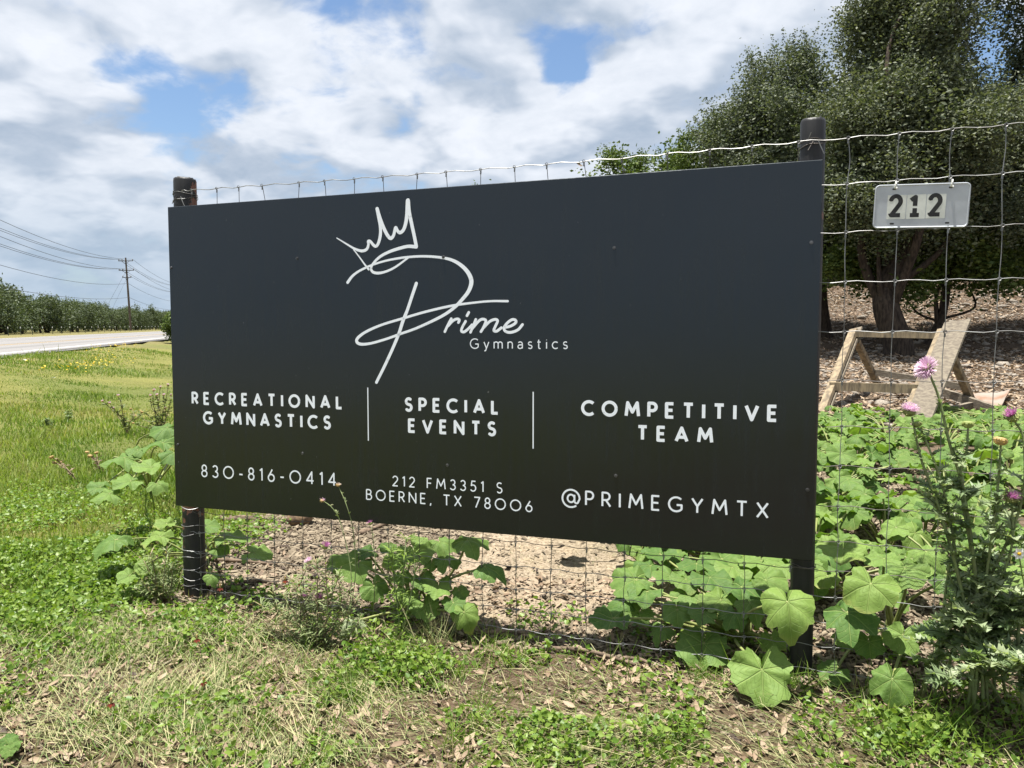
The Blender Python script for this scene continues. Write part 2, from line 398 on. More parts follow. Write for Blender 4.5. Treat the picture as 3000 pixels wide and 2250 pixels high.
def pebble(seed):
    r = np.random.default_rng(seed); g = (1 + 5 ** .5) / 2
    V = np.array([[-1, g, 0], [1, g, 0], [-1, -g, 0], [1, -g, 0], [0, -1, g], [0, 1, g], [0, -1, -g], [0, 1, -g], [g, 0, -1], [g, 0, 1], [-g, 0, -1], [-g, 0, 1]], float) / 1.9
    F = np.array([[0, 11, 5], [0, 5, 1], [0, 1, 7], [0, 7, 10], [0, 10, 11], [1, 5, 9], [5, 11, 4], [11, 10, 2], [10, 7, 6], [7, 1, 8], [3, 9, 4], [3, 4, 2], [3, 2, 6], [3, 6, 8], [3, 8, 9], [4, 9, 5], [2, 4, 11], [6, 2, 10], [8, 6, 7], [9, 8, 1]])
    V = V * r.uniform(.72, 1.15, (12, 1)) * np.array([1, r.uniform(.6, .9), r.uniform(.35, .6)]); return V, F

# ------------------------------------------------------------------ ground zones, as soft patches laid on the ground
def blob(Q, L):
    """Q: projected points (n,3); L: patches centred on points of the ground as seen in the photograph"""
    o = np.zeros(len(Q))
    for cx, cy, rx, ry, a in L: o = np.maximum(o, a * np.exp(-((Q[:, 0] - cx) / rx) ** 2 - ((Q[:, 1] - cy) / ry) ** 2))
    return np.where(Q[:, 2] > .3, o, 0)
Z_SAND = [(1650, 1640, 330, 110, 1), (1450, 1620, 260, 80, 1), (1900, 1620, 250, 60, .8)]
Z_GREEN = [(330, 1960, 120, 50, .7), (120, 1880, 160, 60, .8), (560, 2060, 160, 60, .7), (300, 2190, 150, 50, .6), (820, 2180, 180, 70, .9), (640, 1880, 120, 60, .7), (150, 1650, 260, 150, 1.2), (400, 1700, 160, 90, 1), (1180, 1980, 170, 80, 1), (1080, 2140, 300, 110, 1.1), (1500, 1990, 170, 75, 1.1),
           (1600, 2150, 220, 110, .95), (1350, 2230, 500, 60, 1), (840, 1880, 120, 110, .7), (2150, 2120, 200, 60, .5), (2680, 2160, 170, 90, 1),
           (2330, 1990, 130, 45, .7), (1950, 2170, 200, 60, .55), (700, 1980, 130, 90, .5), (560, 1800, 100, 60, .6)]
Z_STRAW = [(330, 1920, 430, 150, 1), (480, 2110, 430, 150, 1), (950, 2030, 200, 90, .8), (1720, 2190, 420, 90, .6), (2450, 2200, 300, 90, .55), (800, 2220, 400, 60, .8)]
Z_LITTER = [(1950, 2080, 330, 120, 1), (2350, 2110, 200, 90, 1), (1550, 1880, 420, 60, .9), (2050, 1950, 320, 60, .9), (40, 2090, 110, 80, 1), (1340, 2080, 90, 50, .8), (900, 2050, 120, 60, .6), (2600, 2060, 180, 50, .8), (2200, 2230, 300, 50, .8)]
Z_TALL = [(2760, 2170, 280, 110, 1), (2950, 2080, 140, 120, .9), (1800, 1990, 80, 40, .6), (2250, 2010, 160, 40, .7), (120, 1560, 150, 60, .8)]

def bare_colour(x, y):
    """base colour of the bare soil by place"""
    P = np.stack([x, y, terrain(x, y)], 1); Q = project(P)
    vis = (Q[:, 2] > .5)
    p = road_p(x, y)
    soil = np.array([.120, .085, .058]); sand = np.array([.33, .27, .195]); mulch = np.array([.135, .102, .073]); lawn = np.array([.125, .145, .040]); rocky = np.array([.115, .085, .062]); thatch = np.array([.145, .130, .060])
    c = np.tile(soil, (len(x), 1))
    def over(c, col, f): f = np.clip(f, 0, 1)[:, None]; return c * (1 - f) + col * f
    n = fbm(x * 2.2, y * 2.2, 5)
    c = over(c, mulch, ss(y, .05, .5) * ss(x, -.6, 0))
    sx = np.exp(-((x - 1.75) / .95) ** 2 - ((y - .9) / .75) ** 2) * 1.3
    c = over(c, sand, ss(sx + (n - .45) * 1.2, .35, .75))
    c = over(c, rocky, ss(y + (x - 4) * .1, 4.6, 6.0))
    f = np.where(vis, blob(Q, Z_STRAW), 0) * ss(y, .2, -.2); c = over(c, thatch, f * .8)
    lw = np.maximum(ss(x + n * .6, -.15, -.8), ss(p, 1.5, 3.0)) * ss(y, -1.3, -.2)
    lw = np.maximum(lw, ss(p, 2.2, 3.5))
    c = over(c, lawn, lw)
    dry = ss(fbm(x * .23, y * .23, 21) + .25 * n, .42, .68) * lw
    c = over(c, np.array([.205, .195, .060]), dry * .7)
    c = over(c, np.array([.19, .165, .075]), ss(p, 6.6, 7.5) * lw * .8)
    c = over(c, np.array([.16, .15, .06]), ss(p, 30, 36))
    c = over(c, np.array([.11, .12, .05]), ss(y, 24, 34) * ss(x, -3, 3))
    return c * (.82 + .36 * n)[:, None]

def graded(lo, hi, step, far, g=1.16):
    c = list(np.arange(lo, hi + 1e-6, step)); s = step; x = hi; up = []
    while x < far: s *= g; x += s; up.append(x)
    s = step; x = lo; dn = []
    while x > -far: s *= g; x -= s; dn.append(x)
    return np.array(dn[::-1] + c + up)
gx = graded(-3.5, 7.5, .055, 4000); gy = graded(-3.2, 7.5, .055, 4000)
XX, YY = np.meshgrid(gx, gy); xs, ys = XX.ravel(), YY.ravel()
gV = np.stack([xs, ys, terrain(xs, ys)], 1)
ii = (np.arange(len(gy) - 1)[:, None] * len(gx) + np.arange(len(gx) - 1)[None]).ravel()
gF = np.stack([ii, ii + 1, ii + 1 + len(gx), ii + len(gx)], 1)
m, t, o = newmat('ground'); b = bsdf(t, .95, .15)
at_ = t.add('ShaderNodeAttribute', _attribute_name='soil'); geo = t.add('ShaderNodeNewGeometry'); pv = geo.outputs['Position']
f1 = t.noise(pv, 60, 5, .65); f2 = t.noise(pv, 9, 5, .6); f3 = t.noise(pv, 1.1, 5, .6)
c = t.mix(t.step(f1, .35, .70), at_.outputs['Color'], t.mix(1.0, at_.outputs['Color'], (.42, .38, .34), 'MULTIPLY'))
c = t.mix(t.step(f2, .48, .72, 0, .55), c, t.mix(1.0, c, (1.35, 1.28, 1.15), 'MULTIPLY'))
c = t.mix(t.step(f3, .45, .65, 0, .45), c, t.mix(1.0, c, (.75, .80, .70), 'MULTIPLY'))
t.link(c, b.inputs['Base Color']); bump(t, b, t.math('ADD', f1, t.math('MULTIPLY', f2, 1.5)), .9, .02)
t.link(b.outputs[0], o.inputs[0])
ground = mesh_np('ground', gV, gF, m, smooth=True); ground['kind'] = 'structure'
tag(ground, 'uneven ground of soil, mulch, grass and sand rising to the right', 'ground')
ca = ground.data.attributes.new('soil', 'FLOAT_COLOR', 'POINT')
ca.data.foreach_set('color', np.concatenate([bare_colour(xs, ys), np.ones((len(xs), 1))], 1).astype(np.float32).ravel())

# ------------------------------------------------------------------ road
def road_strip(name, p0, p1, z, mat, a0=-60, a1=1500, parent=None, wob=0.0, thick=None):
    aa = np.concatenate([np.arange(a0, 260, 4.0), np.geomspace(260, a1, 30)]); V = []
    for k, a in enumerate(aa):
        w0 = wob * (fbm(a * .35, 1.3, 4) - .45)
        l = road_xy(p0 + w0, a); r = road_xy(p1, a); V += [(*l, z), (*r, z)]
    F = np.array([[2 * k, 2 * k + 1, 2 * k + 3, 2 * k + 2] for k in range(len(aa) - 1)])
    return mesh_np(name, V, F, mat, parent)
m, t, o = newmat('road_chipseal'); b = bsdf(t, .9, .2)
geo = t.add('ShaderNodeNewGeometry'); pv = geo.outputs['Position']
pdot = t.vmath('DOT_PRODUCT', t.vmath('SUBTRACT', pv, tuple(CP)), (RL[0], RL[1], 0))
n1 = t.noise(pv, .5, 6, .6); n2 = t.noise(pv, 30, 3, .6)
c = t.mix(n1, (.165, .158, .155), (.205, .197, .192)); c = t.mix(t.step(n2, .3, .7, 0, .4), c, (.13, .125, .122))
for tp in (11.0, 13.6, 17.2, 19.4):
    q = t.math('SUBTRACT', pdot, tp); q = t.math('POWER', 2.718, t.math('MULTIPLY', t.math('MULTIPLY', q, q), -5.0))
    c = t.mix(t.math('MULTIPLY', q, .55), c, (.105, .103, .103))
t.link(c, b.inputs['Base Color']); t.link(b.outputs[0], o.inputs[0])
road = road_strip('road', P_NEAR, P_FAR, Z_ROAD, m); road['kind'] = 'structure'; tag(road, 'pale two lane country road passing on the left', 'road')
M['paint'] = plain('road_paint_white', (.50, .50, .49), (.40, .40, .39), .7, .3, 0, 3)
M['ypaint'] = plain('road_paint_yellow', (.38, .25, .085), (.30, .215, .10), .7, .3, 0, 3)
road_strip('edge_line', 8.75, 8.95, Z_ROAD + .004, M['paint'], parent=road)
road_strip('edge_line', 20.85, 21.0, Z_ROAD + .004, M['paint'], parent=road)
road_strip('centre_line', 12.9, 13.03, Z_ROAD + .004, M['ypaint'], parent=road)
road_strip('centre_line', 13.2, 13.33, Z_ROAD + .004, M['ypaint'], parent=road)
M['gravel'] = plain('gravel', (.13, .125, .12), (.06, .058, .055), .95, .2, 0, 12, .8)
sh = road_strip('road_shoulder', 7.65, P_NEAR + .02, Z_ROAD - .012, M['gravel'], wob=.5); sh['kind'] = 'structure'; tag(sh, 'strip of dark gravel along the near edge of the road', 'road shoulder')

# ------------------------------------------------------------------ lettering made of strokes (flat vinyl, a fraction of a millimetre proud)
def arc(cx, cy, rx, ry, a0, a1, n=None):
    n = n or max(4, int(abs(a1 - a0) / 14)); return [(cx + rx * math.cos(R_(a0 + (a1 - a0) * i / n)), cy + ry * math.sin(R_(a0 + (a1 - a0) * i / n))) for i in range(n + 1)]
GL = {
 'A': (.80, [[(0, 0), (.40, 1), (.80, 0)], [(.14, .30), (.66, .30)]]),
 'B': (.58, [[(0, 0), (0, 1)], [(0, 1), (.27, 1)] + arc(.27, .765, .235, .235, 90, -90) + [(0, .53)], [(.27, .53), (.31, .53)] + arc(.31, .265, .265, .265, 90, -90) + [(0, 0)]]),
 'C': (.84, [arc(.5, .5, .5, .5, 47, 313)]),
 'E': (.50, [[(.50, 1), (0, 1), (0, 0), (.50, 0)], [(0, .51), (.44, .51)]]),
 'F': (.48, [[(.48, 1), (0, 1), (0, 0)], [(0, .51), (.42, .51)]]),
 'G': (.92, [arc(.5, .5, .5, .5, 47, 318) + [(.88, .20), (.88, .46), (.54, .46)]]),
 'I': (.02, [[(.01, 0), (.01, 1)]]),
 'L': (.46, [[(0, 1), (0, 0), (.46, 0)]]),
 'M': (.94, [[(0, 0), (.11, 1), (.47, .30), (.83, 1), (.94, 0)]]),
 'N': (.72, [[(0, 0), (0, 1), (.72, 0), (.72, 1)]]),
 'O': (1.0, [arc(.5, .5, .5, .5, 0, 360)]),
 'P': (.54, [[(0, 0), (0, 1), (.26, 1)] + arc(.26, .72, .28, .28, 90, -90) + [(0, .44)]]),
 'R': (.58, [[(0, 0), (0, 1), (.26, 1)] + arc(.26, .73, .27, .27, 90, -90) + [(0, .46)], [(.26, .46), (.58, 0)]]),
 'S': (.54, [arc(.28, .755, .245, .245, 38, 245) + [(.40, .475)] + arc(.27, .255, .255, .255, 55, -150)]),
 'T': (.64, [[(0, 1), (.64, 1)], [(.32, 1), (.32, 0)]]),
 'V': (.78, [[(0, 1), (.39, 0), (.78, 1)]]),
 'X': (.68, [[(0, 0), (.68, 1)], [(0, 1), (.68, 0)]]),
 'Y': (.70, [[(0, 1), (.35, .46), (.70, 1)], [(.35, .46), (.35, 0)]]),
 '0': (1.0, [arc(.5, .5, .5, .5, 0, 360)]),
 '1': (.22, [[(0, .84), (.20, 1), (.20, 0)]]),
 '2': (.56, [arc(.28, .72, .27, .28, 165, -38) + [(0, 0), (.56, 0)]]),
 '3': (.54, [arc(.26, .755, .235, .245, 155, -90), arc(.26, .255, .275, .255, 90, -155)]),
 '4': (.64, [[(.48, 0), (.48, 1), (0, .27), (.64, .27)]]),
 '5': (.54, [[(.50, 1), (.12, 1), (.06, .55)] + arc(.24, .31, .29, .31, 118, -150)]),
 '6': (.58, [arc(.29, .29, .29, .29, 0, 360), [(.035, .40), (.40, 1)]]),
 '7': (.56, [[(0, 1), (.56, 1), (.16, 0)]]),
 '8': (.54, [arc(.27, .755, .225, .245, 0, 360), arc(.27, .26, .27, .26, 0, 360)]),
 '-': (.34, [[(0, .40), (.34, .40)]]),
 ',': (.06, [[(.06, .08), (0, -.16)]]),
 ' ': (.30, []),
 '@': (1.22, [arc(.60, .40, .24, .26, 0, 360), [(.84, .66), (.84, .22)] + arc(.99, .24, .15, .15, 180, 300) + arc(.60, .40, .60, .60, 0, 308)]),
 'g': (.0, []),
 'y': (.52, [[(0, .68), (.27, .02)], [(.54, .68), (.22, -.12)] + arc(.10, -.13, .12, .12, -10, -110)]),
 'm': (.92, [[(0, 0), (0, .68)], arc(.225, .45, .225, .23, 180, 0) + [(.45, 0)], arc(.675, .45, .225, .23, 180, 0) + [(.90, 0)]]),
 'n': (.48, [[(0, 0), (0, .68)], arc(.24, .44, .24, .24, 180, 0) + [(.48, 0)]]),
 'a': (.50, [[(.04, .60)] + arc(.25, .46, .23, .22, 125, 0) + [(.48, 0)], [(.48, .36), (.25, .38)] + arc(.21, .19, .20, .19, 90, 270) + [(.34, .02), (.48, .14)]]),
 's': (.42, [arc(.22, .51, .19, .17, 40, 245) + [(.30, .325)] + arc(.21, .17, .20, .17, 60, -150)]),
 't': (.32, [[(.10, .90), (.10, .14)] + arc(.22, .13, .12, .13, 180, 300), [(-.04, .66), (.30, .66)]]),
 'i': (.02, [[(.01, 0), (.01, .66)], [(.01, .86), (.01, .90)]]),
 'c': (.54, [arc(.33, .34, .33, .34, 48, 312)]),
}
class Strokes(MB):
    def __init__(s): super().__init__(); s.k = 0; 
    def _y(s): s.k += 1; return -(.0010 + (s.k % 40) * 1.2e-5)
    def line(s, pts, wd, ends=True, joints=True):
        P = np.asarray(pts, float); m = len(P); wd = np.broadcast_to(np.asarray(wd, float), (m,))
        for i in range(m - 1):
            a, b_ = P[i], P[i + 1]; d = b_ - a; L = np.linalg.norm(d)
            if L < 1e-7: continue
            d = d / L; nrm = np.array([-d[1], d[0]]); y = s._y()
            q = [a + nrm * wd[i] / 2, a - nrm * wd[i] / 2, b_ - nrm * wd[i + 1] / 2, b_ + nrm * wd[i + 1] / 2]
            s.add([(u, y, v) for u, v in q], [[0, 1, 2, 3]])
        for i in range(m):
            if (0 < i < m - 1 and joints) or (ends and i in (0, m - 1)):
                y = s._y(); r = wd[i] / 2; k = 14
                s.add([(P[i][0] + r * math.cos(2 * PI * j / k), y, P[i][1] + r * math.sin(2 * PI * j / k)) for j in range(k)], [list(range(k))[::-1]])
def text(txt, u0, u1, v0, cap, weight, parent, mat, ends=False):
    """one line of lettering from u0 to u1 (fence units), baseline v0"""
    h = cap * K; wt = weight * h; inner = h - wt
    tot = sum(GL[c_][0] for c_ in txt) * inner; n = len(txt) - 1
    tr = ((u1 - u0) * K - wt - tot) / n; x = u0 * K + wt / 2
    for ch in txt:
        adv, lines = GL[ch]; st = Strokes()
        for L in lines: st.line([(x + a * inner, v0 * K + wt / 2 + b_ * inner) for a, b_ in L], wt, ends)
        x += adv * inner + tr
        if lines: st.build({'-': 'hyphen', ',': 'comma'}.get(ch, 'digit' if ch.isdigit() else 'letter'), mat, parent)

sign = empty('sign', (0, 0, 0), 'large black sign board with white gymnastics lettering and a crown logo between two posts', 'sign')
sign.matrix_world = FR
W, H = 2.44 * K, 1.22 * K
pb = MB(); TH = .012
# slim panel with a softened rim
bv = .0025
def rim(y, i): return [(i, y, i), (W - i, y, i), (W - i, y, H - i), (i, y, H - i)]
nxp, nzp = 24, 12
front = []
pb.add(rim(0, bv) + rim(bv, 0) + rim(TH, 0), [[0, 1, 2, 3]] + [[i, 4 + i, 4 + (i + 1) % 4, (i + 1) % 4] for i in range(4)] + [[4 + i, 8 + i, 8 + (i + 1) % 4, 4 + (i + 1) % 4] for i in range(4)] + [[11, 10, 9, 8]])
panel = pb.build('panel', M['panel'], sign)
for a in (('RECREATIONAL', .0964, .795, .4225, .0530, .195), ('GYMNASTICS', .1508, .7436, .3440, .0545, .195),
          ('SPECIAL', 1.0515, 1.4165, .4218, .0535, .195), ('EVENTS', 1.0648, 1.4062, .3450, .0535, .195),
          ('COMPETITIVE', 1.7081, 2.3300, .4275, .0540, .195), ('TEAM', 1.8953, 2.1384, .3508, .0530, .195),
          ('830-816-0414', .1355, .7628, .1280, .0525, .115), ('212 FM3351 S', .9990, 1.4293, .1443, .0400, .115),
          ('BOERNE, TX 78006', .8890, 1.5388, .0860, .0415, .115), ('PRIMEGYMTX', 1.7235, 2.3090, .1225, .0525, .125),
          ('Gymnastics', 1.3081, 1.6618, .6514, .0372, .10)):
    text(*a, sign, M['white'])
# the at-sign is larger and hangs lower
st = Strokes(); h = .0500 * K; wt = .0062 * K
for L in GL['@'][1]: st.line([(1.6450 * K + a * h, .1245 * K + b_ * h) for a, b_ in L], wt, False)
st.build('at_symbol', M['white'], sign)
for u, v0, v1 in ((.9016, .3092, .5071), (1.5404, .3087, .5051)):
    st = Strokes(); st.line([(u * K, v0 * K), (u * K, v1 * K)], .0042 * K, False); st.build('divider', M['white'], sign)
# logo traced in the plane of the board
def board(zx, zy):
    q = FRi @ np.append(on_fence(940 + zx * .34358, 560 + zy * .34358, 0), 1); return q[0], q[2]
SC = .34358 * 1.42e-3 * .995
def logo(pts, wds, name, per=7):
    P = spline([board(*p) for p in pts], per); ww = np.interp(np.linspace(0, len(pts) - 1, len(P)), np.linspace(0, len(pts) - 1, len(wds)), wds)
    st = Strokes(); st.line(P, ww * SC); return st.build(name, M['white'], sign)
logo([(137, 400), (215, 448), (290, 492), (350, 510), (392, 495), (407, 455), (404, 428), (422, 428), (450, 460), (473, 470), (495, 435), (509, 370), (508, 300), (492, 210), (481, 150),
      (505, 230), (540, 320), (575, 385), (600, 402), (622, 375), (634, 322), (642, 312), (655, 338), (675, 354), (702, 335), (722, 285), (736, 200), (743, 80),
      (753, 170), (775, 280), (799, 390), (815, 472)], [10, 16, 22, 28, 28, 26, 26, 26, 28, 28, 30, 32, 32, 33, 33, 34, 34, 34, 33, 30, 30, 30, 30, 32, 33, 35, 38, 40, 36, 34, 34, 34], 'crown')
logo([(815, 475), (745, 471), (670, 488), (590, 515), (515, 553), (460, 602), (430, 652), (443, 688), (490, 699), (560, 684), (640, 645), (745, 568)], [33, 30, 30, 28, 26, 24, 24, 26, 26, 22, 20, 18], 'crown_band')
logo([(280, 498), (330, 563), (375, 625), (409, 668)], [12, 13, 16, 20], 'crown_side')
logo([(230, 778), (270, 725), (330, 680), (420, 637), (520, 603), (620, 580), (740, 563), (890, 556), (1050, 570), (1150, 602), (1230, 662), (1275, 730), (1283, 790), (1255, 862), (1200, 930), (1145, 987),
      (1060, 1050), (940, 1113), (800, 1175), (680, 1217), (560, 1260), (430, 1297), (345, 1305), (308, 1285), (318, 1250), (390, 1197), (520, 1140), (700, 1085), (900, 1027), (1120, 977), (1300, 952), (1450, 938), (1594, 938)],
     [30, 26, 22, 20, 19, 20, 22, 23, 24, 30, 36, 40, 40, 36, 32, 30, 28, 26, 24, 24, 23, 24, 28, 32, 30, 26, 23, 23, 23, 23, 20, 19, 21], 'script_loop')
logo([(815, 787), (780, 890), (740, 1010), (700, 1110), (668, 1210), (610, 1350), (540, 1500), (475, 1630)], [32, 31, 31, 34, 32, 30, 30, 29], 'script_stem')
for L in ([(1058, 1198), (1085, 1140), (1113, 1088)], [(1085, 1150), (1125, 1107), (1160, 1090), (1182, 1098), (1174, 1120)],
          [(1235, 1110), (1205, 1165), (1200, 1194), (1225, 1199), (1262, 1170), (1290, 1140)], [(1262, 1034), (1247, 1062)],
          [(1322, 1094), (1300, 1150), (1277, 1203)], [(1287, 1178), (1340, 1115), (1375, 1092), (1408, 1104), (1388, 1160), (1366, 1198)],
          [(1385, 1168), (1440, 1112), (1485, 1094), (1508, 1106), (1490, 1150), (1476, 1187), (1500, 1194), (1540, 1165)],
          [(1563, 1163), (1620, 1150), (1662, 1122), (1660, 1100), (1630, 1096), (1590, 1125), (1563, 1165), (1575, 1195), (1620, 1204), (1680, 1183), (1720, 1138)]):
    logo(L, [25, 25], 'script_letter')
for u, v in ((.6056, .9923), (1.8157, .9829), (1.2083, .976), (2.4141, .9745), (.0103, .976), (.0203, .255), (.6145, .2476), (1.2191, .2337), (1.8272, .2308), (2.4196, .2211)):
    sb = MB(); c = np.array([u * K, 0, v * K])
    for rr, y0, y1, k in ((.0075, -.0004, -.0022, 12), (.0048, -.0022, -.0062, 6)):
        V = [c + (rr * math.cos(2 * PI * j / k), y0, rr * math.sin(2 * PI * j / k)) for j in range(k)] + [c + (rr * .9 * math.cos(2 * PI * j / k), y1, rr * .9 * math.sin(2 * PI * j / k)) for j in range(k)]
        sb.add(V, [[j, (j + 1) % k, k + (j + 1) % k, k + j] for j in range(k)] + [list(range(k, 2 * k))])
    sb.build('screw', M['bolt'], sign)

# ------------------------------------------------------------------ posts
def post(x, rad, top, label, seed):
    e = empty('fence_post', (0, 0, 0), label, 'fence post', 'black posts that carry the sign'); e.matrix_world = FR @ Matrix.Translation((x, TH + .052 + rad, 0))
    r = np.random.default_rng(seed); pbm = MB(); n = 28; zs_ = np.concatenate([np.linspace(-.75, top - .012, 46), [top - .003, top]]); V = []
    for i, z in enumerate(zs_):
        rr = rad * (1 + .02 * math.sin(z * 3 + seed)) * (1.0 if i < 46 else (.97 if i == 46 else .90))
        for k in range(n):
            q = 2 * PI * k / n; w_ = 1 + .035 * (vnoise(k * .7, z * 2.0, seed) - .5) + .02 * (vnoise(k * 1.9, z * 9, seed) - .5)
            V.append((rr * w_ * math.cos(q), rr * w_ * math.sin(q), z + (r.uniform(-.004, .004) if i > 45 else 0)))
    m_ = len(zs_); F = [[i * n + k, i * n + (k + 1) % n, (i + 1) * n + (k + 1) % n, (i + 1) * n + k] for i in range(m_ - 1) for k in range(n)] + [list(range((m_ - 1) * n, m_ * n))]
    pbm.add(V, F); pbm.build('shaft', M['postpeel' if seed == 11 else 'post'], e, smooth=True)
    return e
PLx, PLr = .0035 * K, .056; PRx, PRr = 2.417 * K, .0455
postL = post(PLx, PLr, 1.352 * K, 'round black post with peeling reddish paint at the sign\'s end towards the road', 11)
postR = post(PRx, PRr, 1.362 * K, 'round black post at the sign\'s end beside the number plate', 23)
def rings(e, rad, zs_, mat, tilt, name):
    for i, z in enumerate(zs_):
        mb = MB(); th = np.linspace(0, 2 * PI, 22); a = tilt * (1 if i % 2 else -.4)
        mb.tube([((rad + .003) * math.cos(q), (rad + .003) * math.sin(q), z + a * math.sin(q + i) + .004 * math.sin(3 * q + i)) for q in th], .0015, 5, False); mb.build(name, mat, e)
rings(postL, PLr + .001, np.array([1.285, 1.265, -.02, -.105, -.135, -.20, -.235, -.28, -.325, -.36]) * K, M['wire'], .012, 'tie_wire')
rings(postR, PRr + .001, np.array([1.292, 1.284, -.035, -.045]) * K, M['rustwire'], .010, 'tie_wire')
for e, rad, z in ((postL, PLr, 1.27 * K), (postR, PRr, 1.288 * K)):
    for q0, dz, L in ((-1.2, -.05, .05), (-2.0, .03, .045), (-1.6, -.035, -.05)):
        mb = MB(); mb.tube([((rad + .004 + .012 * s_) * math.cos(q0 + L * s_ * 6), (rad + .004 + .012 * s_) * math.sin(q0 + L * s_ * 6), z + dz * s_) for s_ in np.linspace(0, 1, 7)], .0017, 5); mb.build('wire_tail', M['wire'] if L > 0 else M['rustwire'], e)

# ------------------------------------------------------------------ woven wire fence
fence = empty('wire_fence', (0, 0, 0), 'woven wire mesh fence strung between the posts behind the sign', 'fence'); fence.matrix_world = FR
YW = .030 + .008
HV = [1.288, 1.150, 1.003, .855, .708, .562, .417, .2925, .169, .061, -.031, -.1165, -.2, -.277, -.352, -.436]
VX = [.0934, .215, .325, .456, .588, .716, .8377, .9639, 1.0915, 1.213, 1.3403, 1.4689, 1.596, 1.7234, 1.8531, 1.9807, 2.1122, 2.241, 2.3747, 2.512, 2.649, 2.782, 2.9151, 3.048, 3.18, 3.312, 3.444, 3.576, 3.71]
HXo = [.045 + .0] + VX + [3.80]
def hz_(i, x):
    s_ = .5 + .5 * math.sin(x * 1.9 + i * 1.3); return HV[i] + (s_ - .5) * .006 + (-.012 * math.sin(PI * min(max(x, 0), 2.42) / 2.42) if (i == 0) else 0)
knots = MB()
for i in range(len(HV)):
    pts = []; r = random.Random(i)
    for a, b_ in zip(HXo[:-1], HXo[1:]):
        ph = r.uniform(-1, 1)
        for k in range(4):
            u = k / 4; x = a + (b_ - a) * u
            pts.append((x * K, YW + .0022 * math.sin(u * 2 * PI), hz_(i, x) * K + .0034 * math.sin(u * 2 * PI + ph * .6) * (1 if i else 1.3)))
    pts.append((HXo[-1] * K, YW, hz_(i, HXo[-1]) * K))
    mb = MB(); mb.tube(pts, .0016 if 0 < i < 15 else .0019, 5, False); mb.build('horizontal_wire', M['wire'] if i < 5 or i > 10 else M['rustwire'], fence)
rv = random.Random(5)
for j, x in enumerate(VX):
    pts = []; lean = 0
    if .4 < x < 2.0: lean = rv.uniform(-.03, .012) * (1 if rv.random() < .6 else .2)
    off = [rv.uniform(-.003, .003) for _ in HV]
    for i in range(len(HV)):
        xx = x + off[i] + (lean if i == 0 else 0)
        z = hz_(i, xx) * K
        pts.append((xx * K, YW + .003, z))
        if i < len(HV) - 1:
            xm = x + (off[i] + off[i + 1]) / 2 + (lean * .5 if i == 0 else 0) + rv.uniform(-.004, .004) * (2.2 if i == 0 and x > 2.45 else .7)
            pts.append((xm * K, YW + .003, (z + hz_(i + 1, x) * K) / 2))
        c = np.array([xx * K, YW, z]); th = np.linspace(0, 2 * PI, 8)
        knots.tube([c + (.0062 * math.cos(q), -.0018 + .001 * math.sin(2 * q), .0062 * math.sin(q)) for q in th], .0015, 4, False)
        knots.tube([c + (.0005, .002, -.006), c + (-.0005, .002, -.020)], .0034, 5)
    pts.append((x * K, YW + .003, (HV[-1] - .06) * K))
    mb = MB(); mb.tube(spline(pts, 2), .0015, 5, False); mb.build('vertical_wire', M['wire'] if x > 2.4 else M['rustwire'], fence)
kn = knots.build('knots', M['wire'], fence); kn['kind'] = 'stuff'

# ------------------------------------------------------------------ house number plate
plate = empty('number_plate', (0, 0, 0), 'grey metal plate with black number 212 hung on the wire fence', 'number plate')
A = np.array([2.588, 1.139]) * K; B = np.array([2.836, 1.131]) * K; D = np.array([2.585, 1.0122]) * K
ang = math.atan2(B[1] - A[1], B[0] - A[0]); pw = np.linalg.norm(B - A); ph = np.linalg.norm(A - D)
plate.matrix_world = FR @ Matrix.Translation(((A[0]), YW - .010, A[1])) @ Matrix.Rotation(-ang, 4, 'Y') @ Matrix.Rotation(R_(3), 4, 'X')
def rrect(w0, h0, r, y, ins=0.0, cx=None, cz=None, k=6):
    cx = w0 / 2 if cx is None else cx; cz = -h0 / 2 if cz is None else cz; o_ = []
    for sx, sz, a0 in ((1, 1, 0), (-1, 1, 90), (-1, -1, 180), (1, -1, 270)):
        for j in range(k + 1):
            q = R_(a0 + 90 * j / k); o_.append((cx + sx * (w0 / 2 - r) + (r - ins) * math.cos(q), y, cz + sz * (h0 / 2 - r) + (r - ins) * math.sin(q)))
    return o_
mb = MB(); L0 = rrect(pw, ph, .016, .0015); L1 = rrect(pw, ph, .016, -.0020, .0015); L2 = rrect(pw, ph, .016, -.0022, .0040); L3 = rrect(pw, ph, .016, -.0002, .0062); n = len(L0)
F = []
for a in range(3): F += [[a * n + k, a * n + (k + 1) % n, (a + 1) * n + (k + 1) % n, (a + 1) * n + k] for k in range(n)]
mb.add(L0 + L1 + L2 + L3, F + [list(range(3 * n, 4 * n)), list(range(n))[::-1]]); mb.build('plate', M['plate'], plate)
tw = (2.7765 - 2.6224) * K / 3; tx0 = (2.6224 - 2.588) * K; tz0 = -(.0305) * K; thh = .0695 * K
DG = {'2': [arc(.28, .72, .24, .24, 172, -35) + [(.10, .10), (.54, .10)], [(.07, .10), (.07, .18)]], '1': [[(.06, .76), (.28, .90), (.28, .50)], [(.28, .40), (.28, .10)], [(.06, .09), (.50, .09)]]}
